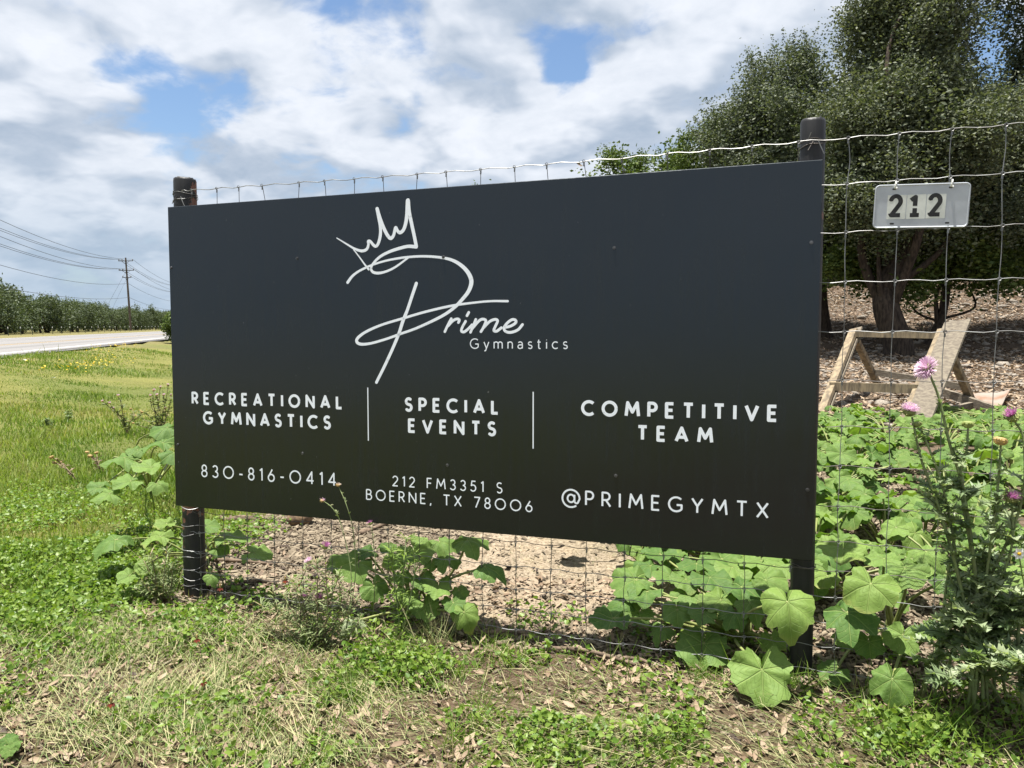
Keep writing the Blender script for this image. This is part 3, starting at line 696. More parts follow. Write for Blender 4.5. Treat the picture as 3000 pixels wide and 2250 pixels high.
for k, ch in enumerate('212'):
    mb = MB(); x0 = tx0 + k * tw + .0012; V = rrect(tw - .0024, thh, .002, -.0009, 0, x0 + (tw - .0024) / 2, tz0 - thh / 2, 2); V2 = [(a, -.0003, c_) for a, b_, c_ in V]; nn = len(V)
    mb.add(V + V2, [list(range(nn)), list(range(nn, 2 * nn))[::-1]] + [[j, nn + j, nn + (j + 1) % nn, (j + 1) % nn] for j in range(nn)]); tile = mb.build('number_sticker', M['tile'], plate)
    st = Strokes(); hh = thh * .92
    for L in DG[ch]: st.line([(x0 + tw * .13 + a * hh * .84, tz0 - thh + thh * .07 + b_ * hh) for a, b_ in L], .0150, False)
    st.build('digit', M['digit'], tile)
for fx in (.215, .80):
    mb = MB(); th = np.linspace(0, 2 * PI, 14); c = np.array([fx * pw, .004, -.002])
    mb.tube([c + (.002 * math.sin(q), .010 * math.cos(q), .013 * math.sin(q)) for q in th], .0028, 6, False); mb.tube([c + (.001, -.008, -.006), c + (.004, -.010, -.014)], .0035, 6); mb.build('cable_tie', M['tie'], plate)
for fx in (.205, .785):
    mb = MB(); V = rrect(.014, .0062, .003, -.0008, 0, fx * pw, -ph + .017, 4); mb.add(V, [list(range(len(V)))]); mb.build('mounting_slot', M['digit'], plate)
for fx in (.19, .78):
    mb = MB(); V = rrect(.012, .0062, .003, -.0008, 0, fx * pw + .004, -.0165, 4); mb.add(V, [list(range(len(V)))]); mb.build('mounting_slot', M['digit'], plate)

# ------------------------------------------------------------------ trees
def limb(mb, a, b_, r0, r1, seed, wob=.12, n=7, k=7):
    r = np.random.default_rng(seed); a = np.asarray(a, float); b_ = np.asarray(b_, float); L = np.linalg.norm(b_ - a)
    ctrl = [a + (b_ - a) * u + (r.normal(size=3) * wob * L * math.sin(PI * u) if 0 < u < 1 else 0) for u in (0, .33, .66, 1)]
    P = spline(ctrl, n); mb.tube(P, np.linspace(r0, r1, len(P)), k); return P
def leaf_mass(C, N, spread, size, aspect=(1, 1, 1), up=.35):
    """N leaves round each centre C; returns points, frames, sizes"""
    n = len(C) * N; base = np.repeat(C, N, 0)
    P = base + rng.normal(size=(n, 3)) * spread * np.array(aspect)
    Nn = randdir(n) + np.array([0, 0, up]); return P, frames(Nn), rng.uniform(.65, 1.25, n) * size
def crown_points(lobes, n, shell=.62):
    out = []; wts = np.array([r_[0] * r_[1] * r_[2] for c_, r_ in lobes]) ** .8; wts /= wts.sum()
    for (c_, r_), k in zip(lobes, rng.multinomial(n, wts)):
        d = randdir(k); rr = rng.uniform(shell ** 3, 1, k) ** (1 / 3); out.append(np.asarray(c_) + d * rr[:, None] * np.asarray(r_))
    return np.concatenate(out)
def tree(name, label, base, trunk, lobes, nclus, per, spread, lsize, mat, rad, seed, group=None, sprigs=60, limbs=14, cat='tree', up=.35, inner=0):
    base = np.asarray(base, float); e = empty(name, base, label, cat, group)
    mb = MB(); top = None
    for (a, b_, r0, r1) in trunk: P = limb(mb, np.asarray(a), np.asarray(b_), r0, r1, seed, .05, 8, 9); top = P
    nb = max(12, nclus // 8); B0 = crown_points(lobes, nb, .70); d0_ = randdir(nb * 8) + np.array([0, 0, .45]); d0_ /= np.linalg.norm(d0_, axis=1, keepdims=True)
    C = np.repeat(B0, 8, 0) + d0_ * (rng.uniform(.6, 1.05, nb * 8) * spread * 1.75)[:, None] * np.array([1, 1, .75])
    r = np.random.default_rng(seed)
    for k in range(limbs):
        tpi = trunk[k % len(trunk)]; st_ = np.asarray(tpi[0]) + (np.asarray(tpi[1]) - np.asarray(tpi[0])) * r.uniform(.45, 1.0)
        tgt = C[r.integers(len(C))]; limb(mb, st_, st_ + (tgt - st_) * .92, rad * r.uniform(.22, .45), rad * .06, seed + k + 1, .10, 5, 5)
    mb.build('trunk', M['bark'], e, base, True)
    P, Fm, S = leaf_mass(C, per, spread * .62, lsize, up=up)
    # sprigs that break the outline
    cc = np.mean([c_ for c_, _ in lobes], 0); out = C + 0.0
    key = np.argsort(-np.array([max(-9, min(((p - np.asarray(c_)) / np.asarray(r_)) @ ((p - np.asarray(c_)) / np.asarray(r_)) for c_, r_ in lobes)) for p in C]))[:max(sprigs, 1)]
    sp = []
    for i in key[:sprigs]:
        d = C[i] - cc; d /= np.linalg.norm(d); d = d * .7 + np.array([0, 0, .75]) + r.normal(size=3) * .3; d /= np.linalg.norm(d)
        L = r.uniform(.5, 1.3) * spread * 2.2; k = int(per * .22); u = r.uniform(.1, 1, k)
        sp.append(C[i] + d * (u * L)[:, None] + r.normal(size=(k, 3)) * spread * .13 * (1.4 - u)[:, None])
    if sp:
        sp = np.concatenate(sp); P = np.concatenate([P, sp]); Fm = np.concatenate([Fm, frames(randdir(len(sp)) + [0, 0, .3])]); S = np.concatenate([S, rng.uniform(.6, 1.1, len(sp)) * lsize])
    C2 = crown_points([(c_, tuple(np.asarray(r_) * .80)) for c_, r_ in lobes], nclus, .1); P2, F2, S2 = leaf_mass(C2, per // 5, spread * .9, lsize * 1.5)
    P = np.concatenate([P, P2]); Fm = np.concatenate([Fm, F2]); S = np.concatenate([S, S2])
    V, F, rn = scatter(LEAF2[0], LEAF2[1], P - base, Fm, S, rng.uniform(0, 1, len(P)))
    mesh_np('crown', V, F, mat, e, rnd=rn); return e
def X(x, y, d): return at(x, y, d)
def lob(px, py, d, wx, wy, wz=None):                      # an ellipsoid seen at (px, py), half sizes in photograph pixels
    s_ = d / 2107; return (at(px, py, d), (wx * s_, (wz or wx) * s_, wy * s_))
def vert(base, px, py, d): return at(px, py, d)
gA = gpx(2420, 985); gB = gpx(2622, 1040); gC = gpx(2712, 1010)
dA, dB, dC = project(gA)[0][2], project(gB)[0][2], project(gC)[0][2]
print('tree depths', dA, dB, dC, gA, gB, gC)
tree('oak_tree', 'live oak with a low rounded crown just right of the tall post top', gA, [(gA - [0, 0, .2], at(2400, 560, dA), .17, .09)],
     [lob(2330, 400, dA, 165, 190), lob(2240, 330, dA + .3, 90, 120), lob(2420, 320, dA - .3, 90, 110), lob(2300, 560, dA, 190, 160), lob(2180, 470, dA + .5, 110, 120), lob(2440, 600, dA - .4, 150, 180), lob(2370, 240, dA, 60, 70)],
     430, 250, .26, .062, M['oak'], .17, 101, 'live oaks on the slope', 90)
tree('oak_tree', 'tallest live oak with the thick curved trunk behind the sawhorse', gB, [(gB - [0, 0, .25], at(2590, 850, dB), .27, .20), (at(2590, 850, dB), at(2640, 300, dB), .20, .10)],
     [lob(2670, 190, dB, 160, 190), lob(2610, 60, dB + .3, 90, 150), lob(2700, 0, dB, 90, 130), lob(2600, 330, dB - .3, 110, 150), lob(2700, 430, dB - .4, 220, 200), lob(2600, 560, dB - .2, 230, 150), lob(2690, -180, dB, 150, 150), lob(2760, 600, dB, 170, 140), lob(2780, 360, dB + .2, 80, 110)],
     640, 250, .27, .062, M['oak2'], .27, 202, 'live oaks on the slope', 110)
gD = gpx(3150, 1000); dD = project(gD)[0][2]
tree('oak_tree', 'live oak at the photo\'s edge, its crown cut off by the frame', gD, [(gD - [0, 0, .2], at(3120, 400, dD), .2, .1)],
     [lob(3010, 350, dD, 110, 130), lob(3010, 60, dD, 55, 80), lob(3120, 60, dD, 130, 190), lob(3050, 470, dD - .3, 220, 200), lob(2930, 600, dD - .2, 150, 140), lob(3180, 300, dD, 200, 220), lob(3020, -130, dD, 150, 130)],
     520, 250, .27, .062, M['oak'], .2, 303, 'live oaks on the slope', 80)
tree('juniper_tree', 'dark juniper with a thin leaning trunk under the oaks', gC, [(gC - [0, 0, .2], at(2770, 880, dC), .10, .07), (at(2770, 880, dC), at(2790, 500, dC), .07, .03)],
     [lob(2760, 790, dC, 170, 80), lob(2620, 800, dC - .4, 150, 70), lob(2880, 740, dC, 150, 110), lob(2480, 760, dC - .3, 130, 90), lob(2700, 690, dC - .3, 260, 90), lob(2960, 800, dC - .5, 110, 60)],
     300, 120, .22, .075, M['juniper'], .10, 404, None, 20, 12, up=.1)
# wooded slope behind them
for px, py, dd, w_, h_, sd in ((2250, 720, 21, 210, 170, 1), (2500, 640, 23, 240, 230, 2), (2780, 560, 22, 260, 260, 3), (3020, 560, 21, 250, 260, 4), (2080, 800, 24, 200, 130, 5)):
    g0 = at(px, py, dd); gb = G(g0[0], g0[1])
    tree('oak_tree', 'shaded live oak in the second row up the slope', gb, [(gb - [0, 0, .2], at(px, py - 40, dd), .16, .06)], [lob(px, py, dd, w_, h_), lob(px + 60, py - h_ * .6, dd + .5, w_ * .6, h_ * .5), lob(px - 90, py + 60, dd, w_ * .6, h_ * .5)],
         200, 90, .36, .13, M['oak'], .16, 500 + sd, 'second row of oaks up the slope', 30, 8)
for px, py, dd, w_, h_, sd, lb in ((1800, 525, 25, 120, 110, 1, 'small juniper whose tip shows above the middle of the sign\'s top edge'), (1960, 510, 24, 165, 130, 2, 'bushy juniper showing above the sign\'s top edge beside the small one'),
                                   (2110, 470, 22, 120, 170, 3, 'taller juniper above the sign\'s top edge next to the oak crown'), (1405, 620, 30, 45, 75, 4, 'juniper barely showing its tip above the sign below the top wire')):
    g0 = at(px, py, dd); gb = G(g0[0], g0[1]); s_ = dd / 2107
    lobes = [(at(px, py + k * 90, dd), (w_ * s_ * (.45 + .22 * k), w_ * s_ * (.45 + .22 * k), 75 * s_)) for k in range(0, 6)] + [lob(px, py - h_ * .45, dd, w_ * .35, h_ * .4), lob(px - w_ * .6, py - 10, dd, w_ * .3, h_ * .35), lob(px + w_ * .5, py - 15, dd, w_ * .35, h_ * .4)]
    tree('juniper_tree', lb, gb, [(gb - [0, 0, .2], at(px, py, dd), .12, .03)], lobes, 620, 80, .22, .10, M['juniper'], .1, 600 + sd, None, 60, 8, up=.3)

# far side of the road: a belt of low trees, five shapes shared between all of them
protos = []
for v in range(5):
    r = np.random.default_rng(900 + v); hgt = r.uniform(4.6, 5.6)
    lobes = [((0, 0, hgt * .55), (2.2, 2.2, hgt * .33)), ((r.uniform(-1.6, 1.6), r.uniform(-1, 1), hgt * .70), (1.5, 1.5, hgt * .22)), ((r.uniform(-2, 2), r.uniform(-1, 1), hgt * .45), (1.8, 1.8, hgt * .28)), ((r.uniform(-1.5, 1.5), r.uniform(-1, 1), hgt * .82), (1.0, 1.0, hgt * .17)), ((1.8, 0, hgt * .26), (1.3, 1.2, hgt * .2)), ((-1.8, 0, hgt * .26), (1.3, 1.2, hgt * .2))]
    C = crown_points(lobes, 150, .5); P, Fm, S = leaf_mass(C, 26, .24, .26)
    V, F, rn = scatter(LEAF2[0], LEAF2[1], P, Fm, S, rng.uniform(0, 1, len(P)))
    mb = MB(); limb(mb, (0, 0, -.3), (.2, 0, hgt * .6), .18, .06, v)
    for k in range(6): limb(mb, (0.1, 0, hgt * r.uniform(.2, .45)), C[r.integers(len(C))], .07, .02, v * 9 + k, .1, 3, 4)
    protos.append((V, F, rn, mb))
pm = []
farlab = 'low dark green tree in the belt beyond the road'
spots = [(p + rng.uniform(-2, 2), a + rng.uniform(-2, 2), rng.uniform(.85, 1.2)) for p, step in ((37.5, 5.2), (43, 6.5), (52, 9)) for a in np.arange(92, 330, step)]
for i, (p, a, sc) in enumerate(spots):
    xy = road_xy(p, a); q = project(np.array([*xy, 2.0]))[0]
    if q[0] < -220 or q[0] > 800: continue
    if q[0] < 200: sc *= 1.12 + .22 * max(0, (110 - q[0]) / 200)
    if p > 48: sc *= 1.25
    v = i % 5; e = empty('far_tree', (*xy, float(terrain(*xy))), farlab, 'tree', 'belt of trees beyond the road'); e.rotation_euler.z = rng.uniform(0, 6.28); e.scale = (sc, sc, sc * rng.uniform(.9, 1.1))
    while len(pm) <= v: pm.append(None)
    if pm[v] is None:
        V, F, rn, mb = protos[v]; a_ = mb.build('trunk', M['bark'], e); b_ = mesh_np('crown', V, F, M['farleaf'], e, rnd=rn); pm[v] = (a_.data, b_.data)
    else:
        for nm, dt in zip(('trunk', 'crown'), pm[v]):
            c = bpy.data.objects.new(nm, dt); COL.objects.link(c); c.parent = e
# bush by the verge, half hidden by the sign's edge
g0 = at(512, 990, 40); gb = G(g0[0], g0[1])
tree('juniper_bush', 'dark green bush peeping out at the sign\'s edge beside the road verge', gb, [(gb - [0, 0, .1], gb + [0, 0, 1.0], .06, .02)], [(gb + [0, 0, .95], (.42, .42, .8)), (gb + [0, 0, .45], (.55, .55, .4))], 60, 70, .14, .10, M['juniper'], .06, 700, None, 12, 5, 'bush')

# ------------------------------------------------------------------ utility pole and its cables
pole_g = np.array([*road_xy(0, 0), 0.0]); PD = 153.0
pb_ = at(383, 957, PD); pole_p, pole_a = float(road_p(pb_[0], pb_[1])), float(road_a(pb_[0], pb_[1]))
pole_base = np.array([pb_[0], pb_[1], float(terrain(pb_[0], pb_[1]))]); pole_top = at(368, 755, PD); PH = pole_top[2] - pole_base[2]
pole = empty('utility_pole', pole_base, 'tall wooden utility pole with three crossarms beyond the road', 'utility pole')
ax = pole_top - pole_base
def pa(h): return pole_base + ax * (h / PH)
mb = MB(); mb.tube([pole_base + [0, 0, -.4], pa(PH * .5), pole_top], [.24, .20, .15], 10); mb.build('shaft', M['pole'], pole, pole_base)
px_m = PD / 2107
arms = [(PH - 9.5 * px_m, 1.55), (PH - 37 * px_m, 1.60), (PH - 57.5 * px_m, .95)]
side = np.array([RL[0], RL[1], 0]) * .92 + np.array([RD[0], RD[1], 0]) * -.40; side /= np.linalg.norm(side)
camr = CR[:, 0].copy(); camr[2] = 0; camr /= np.linalg.norm(camr)
side = camr
for hgt, hl in arms:
    mb = MB(); c = pa(hgt) - np.array([RD[0], RD[1], 0]) * .18; mb.beam(c - side * hl, c + side * hl, .12, .14); mb.build('crossarm', M['pole'], pole, pole_base)
    for s_ in (-1, 1):
        mb = MB(); mb.beam(c + side * s_ * hl * .55, pa(hgt - .65) - np.array([RD[0], RD[1], 0]) * .16, .04, .05); mb.build('brace', M['pole'], pole, pole_base)
    for o_ in ((-.95, -.5, .95) if hl > 1 else (-.9, .9)):
        q = c + side * hl * o_; mb = MB(); mb.tube([q + [0, 0, .06], q + [0, 0, .22], q + [0, 0, .30], q + [0, 0, .36]], [.05, .10, .10, .04], 7); mb.build('insulator', M['porcelain'], pole, pole_base)
span = 100.0; sv = np.array([RD[0], RD[1], 0])
cabs = [(arms[0][0] + .35, -1.47, 'topmost pair, outer cable'), (arms[0][0] + .35, -.78, ''), (arms[0][0] + .35, 1.47, ''), (arms[1][0] + .35, -1.52, ''), (arms[1][0] + .35, -.8, ''), (arms[1][0] + .35, 1.52, ''), (PH - 75 * px_m, .12, ''), (PH - 116 * px_m, .12, '')]
clab = ['outer road side power cable on the upper crossarm of the utility pole', 'middle power cable on the upper crossarm of the utility pole', 'power cable at the far tip of the upper crossarm', 'outer road side power cable on the second crossarm of the pole',
        'middle power cable on the second crossarm of the pole', 'power cable at the far tip of the second crossarm', 'single thin cable fixed to the pole below its three crossarms', 'lowest cable on the utility pole, sagging just above the tree tops']
for (hgt, off, _), lb in zip(cabs, clab):
    pts = []
    sag = 2.2 if hgt > PH - 70 * px_m else (2.0 if hgt > PH - 90 * px_m else 1.6)
    c0 = pa(hgt) + side * off
    for s_, L in ((-1, span), (1, span)):
        u = np.linspace(0, 1, 16); seg = c0 + sv * (s_ * L * u)[:, None] + np.array([0, 0, 1.0]) * (-4 * sag * u * (1 - u))[:, None]
        pts = (list(seg[::-1]) if s_ < 0 else pts + list(seg[1:]))
    mb = MB(); mb.tube(pts, .030, 5); c = mb.build('power_cable', M['cable'], None, c0); c.location = c0; tag(c, lb, 'cable', 'cables on the utility pole')
for k, (dx, dy, lb) in enumerate(((-110, 1005 - 957, 'thin guy wire running down from the second crossarm'), (-85, 1005 - 957, 'thin guy wire nearest the pole, running down from the lowest crossarm'))):
    a = pa(arms[1 + k][0]); e_ = at(383 + dx, 955, PD - 2); e_[2] = terrain(e_[0], e_[1]); mb = MB(); mb.tube([a, e_], .018, 4); c = mb.build('guy_wire', M['cable'], None, a); c.location = a; tag(c, lb, 'wire', 'guy wires of the utility pole')

# far fence: steel posts with white tips
proto = None; M['tpost'] = plain('steel_post', (.055, .07, .05), None, .7); M['tip'] = plain('white_tip', (.8, .8, .8), None, .5)
for k, a in enumerate(np.arange(76, 260, 3.6)):
    xy = road_xy(28.5, a); q = project(np.array([*xy, 1.0]))[0]
    if q[0] < -60 or q[0] > 620: continue
    e = empty('fence_stake', (*xy, float(terrain(*xy))), 'dark steel fence stake with a white tip beyond the road', 'fence post', 'white tipped stakes beyond the road')
    if proto is None:
        mb = MB(); mb.box((0, 0, .30), .05, .012, .9); mb.box((0, .025, .30), .012, .05, .9); a_ = mb.build('stake', M['tpost'], e)
        mb = MB(); mb.box((0, .005, .85), .07, .05, .18); b_ = mb.build('white_tip', M['tip'], e); proto = (a_.data, b_.data)
    else:
        for nm, dt in zip(('stake', 'white_tip'), proto):
            c = bpy.data.objects.new(nm, dt); COL.objects.link(c); c.parent = e

# ------------------------------------------------------------------ sawhorse and the lumber beside it
def zp(x, y): return 2300 + x * .3316, 850 + y * .3316
fL, bL, fR, bR = gpx(*zp(325, 1075)), gpx(*zp(800, 850)), gpx(*zp(1045, 1200)), gpx(*zp(1625, 1015))
def depth(p): return project(p)[0][2]
aL = at(*zp(600, 372), (depth(fL) + depth(bL)) / 2); aR = at(*zp(1385, 372), (depth(fR) + depth(bR)) / 2)
print('sawhorse', depth(fL), depth(bL), depth(fR), aL[2] - fL[2], np.linalg.norm(aL - aR))
saw = empty('sawhorse', (fL + bL + fR + bR) / 4, 'wooden sawhorse of raw lumber standing behind the leafy patch', 'sawhorse')
so = np.array(saw.location); along = (aR - aL) / np.linalg.norm(aR - aL); UPV = np.array([0, 0, 1.0])
def beam(name, a, b_, wd, th, up, mat):
    mb = MB(); mb.beam(a, b_, wd, th, up); return mb.build(name, mat, saw, so)
for a, f_, s_ in ((aL, fL, -1), (aR, fR, 1)):
    beam('leg', a + (a - f_) * .03, f_ + (f_ - a) * .04, .045, .095, along + np.array([0.0, 0, 0]), M['wood'])
for a, b_ in ((aL, bL), (aR, bR)):
    beam('leg', a - UPV * .10 + along * .05, b_ + (b_ - a) * .03 + along * .05, .045, .085, along, M['wood'])
# broad weathered boards screwed on the outer faces of the front legs
for a, f_, s_ in ((aL, fL, 1), (aR, fR, 1)):
    d = f_ - a; nrm = np.cross(d, along); nrm /= np.linalg.norm(nrm)
    view = CP - a; nrm = nrm if nrm @ view > 0 else -nrm
    sh_ = along * (.155 if a is aR else -.02) + nrm * (.035 if a is aR else -.055)
    mb = MB(); mb.beam(a - d * .10 + sh_, f_ + d * .02 + sh_, .27 if a is aR else .15, .022, nrm); mb.build('board', M['greywood'], saw, so)
def lerp(a, b_, u): return a + (b_ - a) * u
beam('top_rail', aL + UPV * -.02 - along * .03, aR + UPV * -.035, .045, .07, UPV, M['wood'])
beam('lower_rail', lerp(aL, fL, .70) - along * .02, lerp(aR, fR, .62) + along * .02, .04, .095, UPV, M['wood'])
beam('middle_rail', lerp(aL, bL, .70), lerp(aR, bR, .74), .03, .075, UPV, M['greywood'])
# fallen lumber to the right of it
l1a, l1b, l2a, l2b = gpx(*zp(1400, 985)), gpx(*zp(1925, 1125)), gpx(*zp(1270, 1150)), gpx(*zp(1640, 1065))
for a, b_, lb, hh in ((l1a, l1b, 'grey timber slanting down on the ground right of the sawhorse', .11), (l2a, l2b, 'short grey timber on the ground at the foot of the sawhorse\'s broad board', .05)):
    mb = MB(); mb.beam(a + [0, 0, hh], b_ + [0, 0, .05], .05, .09, UPV); c = (a + b_) / 2; o_ = mb.build('timber', M['greywood'], None, c); o_.location = c; tag(o_, lb, 'timber', 'loose timbers by the sawhorse')
q = [gpx(*zp(x, y)) for x, y in ((1640, 960), (1985, 965), (1900, 1090), (1740, 1030))]; c = sum(q) / 4
mb = MB(); ctr = q[0] - c; V = []
for i in range(7):
    for j in range(5):
        u, v = i / 6, j / 4; pnt = (q[0] * (1 - u) + q[1] * u) * (1 - v) + (q[3] * (1 - u) + q[2] * u) * v
        V.append(pnt - c + np.array([0, 0, .05 + .06 * u * (1 - v) + .012 * math.sin(u * 7) + (.02 * random.random() if i == 6 else 0)]))
n0 = len(V); V += [v - np.array([0, 0, .014]) for v in V]
F = [[i * 5 + j, (i + 1) * 5 + j, (i + 1) * 5 + j + 1, i * 5 + j + 1] for i in range(6) for j in range(4)]; F += [[a + n0 for a in f][::-1] for f in F]
edge = [i * 5 for i in range(7)] + [30 + j for j in range(1, 5)] + [i * 5 + 4 for i in range(5, -1, -1)] + [j for j in range(3, 0, -1)]
F += [[edge[k], edge[(k + 1) % len(edge)], edge[(k + 1) % len(edge)] + n0, edge[k] + n0][::-1] for k in range(len(edge))]
mb.add(V, F); o_ = mb.build('plywood_sheet', M['ply'], None); o_.location = c; tag(o_, 'warped brown plywood sheet lying right of the sawhorse', 'plywood')

# ------------------------------------------------------------------ stones under the trees
rp = [pebble(40 + k) for k in range(6)]; rmesh = []
rx = rng.uniform(2.5, 13, 9000); ry = rng.uniform(5.2, 20, 9000); rz = terrain(rx, ry); Q = project(np.stack([rx, ry, rz], 1))
ok = (Q[:, 0] > 2380) & (Q[:, 0] < 3120) & (Q[:, 1] > 840) & (Q[:, 1] < 1190); idx = np.where(ok)[0]
for k, i in enumerate(idx[:170]):
    s_ = rng.uniform(.045, .12) * (1.35 if rng.random() < .15 else 1); v = k % 6
    if len(rmesh) <= v:
        o_ = mesh_np('rock', rp[v][0], rp[v][1], M['rock']); rmesh.append(o_.data)
    else: o_ = bpy.data.objects.new('rock', rmesh[v]); COL.objects.link(o_)
    o_.location = (rx[i], ry[i], rz[i] + s_ * .12); o_.scale = (s_, s_, s_ * .9); o_.rotation_euler = (rng.uniform(-.3, .3), rng.uniform(-.3, .3), rng.uniform(0, 6))
    tag(o_, 'pale limestone rock lying on the slope under the oaks', 'rock', 'limestone rocks under the oaks')
idx = idx[170:]; n = len(idx)
rx2 = rng.uniform(2.5, 13, 60000); ry2 = 5.0 + 16 * rng.uniform(0, 1, 60000) ** 1.2; rz2 = terrain(rx2, ry2); Q = project(np.stack([rx2, ry2, rz2], 1)); ok = (Q[:, 0] > 2300) & (Q[:, 0] < 3250); rx2, ry2, rz2 = rx2[ok], ry2[ok], rz2[ok]
h = len(rx2) // 3
V, F, rn = scatter(rp[1][0], rp[1][1], np.stack([rx2[:h], ry2[:h], rz2[:h]], 1), frames(np.tile([0, 0, 1.0], (h, 1)) + randdir(h) * .2), rng.uniform(.015, .05, h), rng.uniform(0, 1, h))
tag(mesh_np('gravel', V, F, M['rock'], rnd=rn), 'small limestone chips scattered over the slope under the trees', 'gravel', kind='stuff')
k = len(rx2) - h
V, F, rn = scatter(LITT[0], LITT[1], np.stack([rx2[h:], ry2[h:], rz2[h:] + .012], 1), frames(np.tile([0, 0, 1.0], (k, 1)) + randdir(k) * .5), rng.uniform(.05, .10, k), rng.uniform(0, 1, k))
tag(mesh_np('fallen_leaves', V, F, M['litter'], rnd=rn), 'dry brown leaves covering the slope under the oaks', 'leaves', kind='stuff')

# ------------------------------------------------------------------ gourd plants: broad ruffled leaves on stalks
def gourd_leaf(seed, droop=.28, cup=.0, torn=False):
    r = np.random.default_rng(seed); NA, NR = 40, 6; V = [(0, 0, 0)]; UV = [(0, 0)]
    ph = r.uniform(0, 6.28, 5); fold = r.uniform(.02, .34); bite = [(r.uniform(-2.2, 2.2), r.uniform(.06, .14), r.uniform(.10, .30)) for _ in range(r.integers(0, 4))]
    for i in range(1, NR + 1):
        f = i / NR
        for k in range(NA):
            th = -PI + 2 * PI * (k + .5) / NA
            notch = 1 - .62 * math.exp(-((abs(th) - PI) / .30) ** 2)
            lobe = (.5 + .5 * math.cos(th * 360 / 52)) ** 1.6
            rad = notch * (.90 + .14 * math.cos(th) + .075 * f * lobe + f * (.035 * math.sin(13 * th + ph[0]) + .022 * math.sin(27 * th + ph[1]) + .06 * math.sin(3 * th + ph[2])))
            if i == NR:
                for bt, bw_, bd in bite: rad *= 1 - bd * math.exp(-((th - bt) / bw_) ** 2)
            rr = rad * f; x, y = rr * math.cos(th), rr * math.sin(th)
            pp_ = abs(th) % R_(52); pp_ = min(pp_, R_(52) - pp_) / R_(26)
            z = -droop * rr * rr + .10 * pp_ * f + f * f * (.11 * math.sin(5 * th + ph[3]) + .055 * math.sin(11 * th + ph[4]) + .10 * math.sin(2 * th + ph[1])) + .02 * math.sin(9 * rr + ph[2]) + cup * rr - .05 * f * (abs(th) > 2.5) + fold * abs(y)
            V.append((x, y, z)); UV.append((x, y))
    F = [[0, 1 + k, 1 + (k + 1) % NA] for k in range(NA) if k != NA - 1]
    for i in range(NR - 1):
        for k in range(NA):
            if k == NA - 1: continue                            # the cleft where the stalk joins
            a = 1 + i * NA; F.append([a + k, a + NA + k, a + NA + (k + 1) % NA, a + (k + 1) % NA])
    me = bpy.data.meshes.new('leaf'); me.from_pydata(V, [], F); me.update(); u = me.uv_layers.new(name='leaf')
    for lp in me.loops: x, y = UV[lp.vertex_index]; u.data[lp.index].uv = (.5 + x / 2.0 * .8, .5 + y / 2.0 * .8)
    me.polygons.foreach_set('use_smooth', np.ones(len(me.polygons), bool)); return me
LM = [gourd_leaf(k, dr) for k, dr in enumerate((.16, .24, .36, .48, .20, .30, .08, .42, .55, .26, .12, .62, .34, .45))]
for me in LM: me.materials.append(M['gourd'])
LMO = gourd_leaf(91, .75, -.2); LMO.materials.append(M['gourdold'])
def put_leaf(parent, pos, nrm, tip, size, mesh=None, po=None):
    nrm = np.asarray(nrm, float); nrm /= np.linalg.norm(nrm); tip = np.asarray(tip, float); tip = tip - nrm * (tip @ nrm); tip /= np.linalg.norm(tip)
    y = np.cross(nrm, tip); m4 = Matrix(((tip[0], y[0], nrm[0], pos[0] - po[0]), (tip[1], y[1], nrm[1], pos[1] - po[1]), (tip[2], y[2], nrm[2], pos[2] - po[2]), (0, 0, 0, 1)))
    o_ = bpy.data.objects.new('leaf', mesh or LM[random.randrange(len(LM))]); COL.objects.link(o_); o_.parent = parent
    o_.matrix_basis = m4 @ Matrix.Diagonal((size, size * random.uniform(.9, 1.08), size, 1)); return o_
def stalk(parent, a, b_, po, r0=.0075, lift=.5, r1=.005):
    a = np.asarray(a); b_ = np.asarray(b_); L = np.linalg.norm(b_ - a); mid = (a + b_) / 2 + np.array([random.uniform(-.1, .1) * L, random.uniform(-.1, .1) * L, lift * L * .35])
    P = spline([a, mid, b_], 5); mb = MB(); mb.tube(P, np.linspace(r0, r1, len(P)), 6); return mb.build('stalk', M['vine'], parent, po, True)
def photo_leaf(parent, po, root, px, py, wpx, hpx, yoff, turn=0.0, mesh=None):
    """a leaf seen at (px, py), wpx by hpx pixels, standing yoff metres behind the fence plane; turn: tip direction, 0 = downwards"""
    pos = on_fence(px, py, yoff); gz = float(terrain(pos[0], pos[1]))
    dpt = depth(pos); size = max(wpx, hpx) * dpt / 2107 / 2 * 1.02; pos[2] = max(pos[2], gz + .03)
    v = CP - pos; v /= np.linalg.norm(v); up = np.array([0, 0, 1.0]) - v * v[2]; up /= np.linalg.norm(up); rt = np.cross(up, v) * -1; rt = np.cross(v, up) * -1
    k = min(.97, hpx / max(wpx, hpx)); sgn = 1
    nrm = k * v + math.sqrt(1 - k * k) * up
    t_ = R_(turn); right = CR[:, 0]; tipd = -up * math.cos(t_) * 1.0 + right * math.sin(t_)
    tipd = tipd - nrm * (tipd @ nrm); tipd /= np.linalg.norm(tipd)
    pos = pos - tipd * size * .12
    pos[2] = max(pos[2], gz + .04)
    put_leaf(parent, pos, nrm, tipd, size, mesh, po)
    if root is not None: stalk(parent, root, pos, po, .0075, .25)
def gourd(label, rootpx, leaves, group='gourd plants along the fence', ryoff=None):
    r0 = gpx(*rootpx); e = empty('gourd_plant', r0, label, 'plant', group); po = np.array(e.location)
    for L in leaves: photo_leaf(e, po, r0 + np.array([random.uniform(-.05, .05), random.uniform(-.05, .05), .01]), *L)
    return e, po, r0
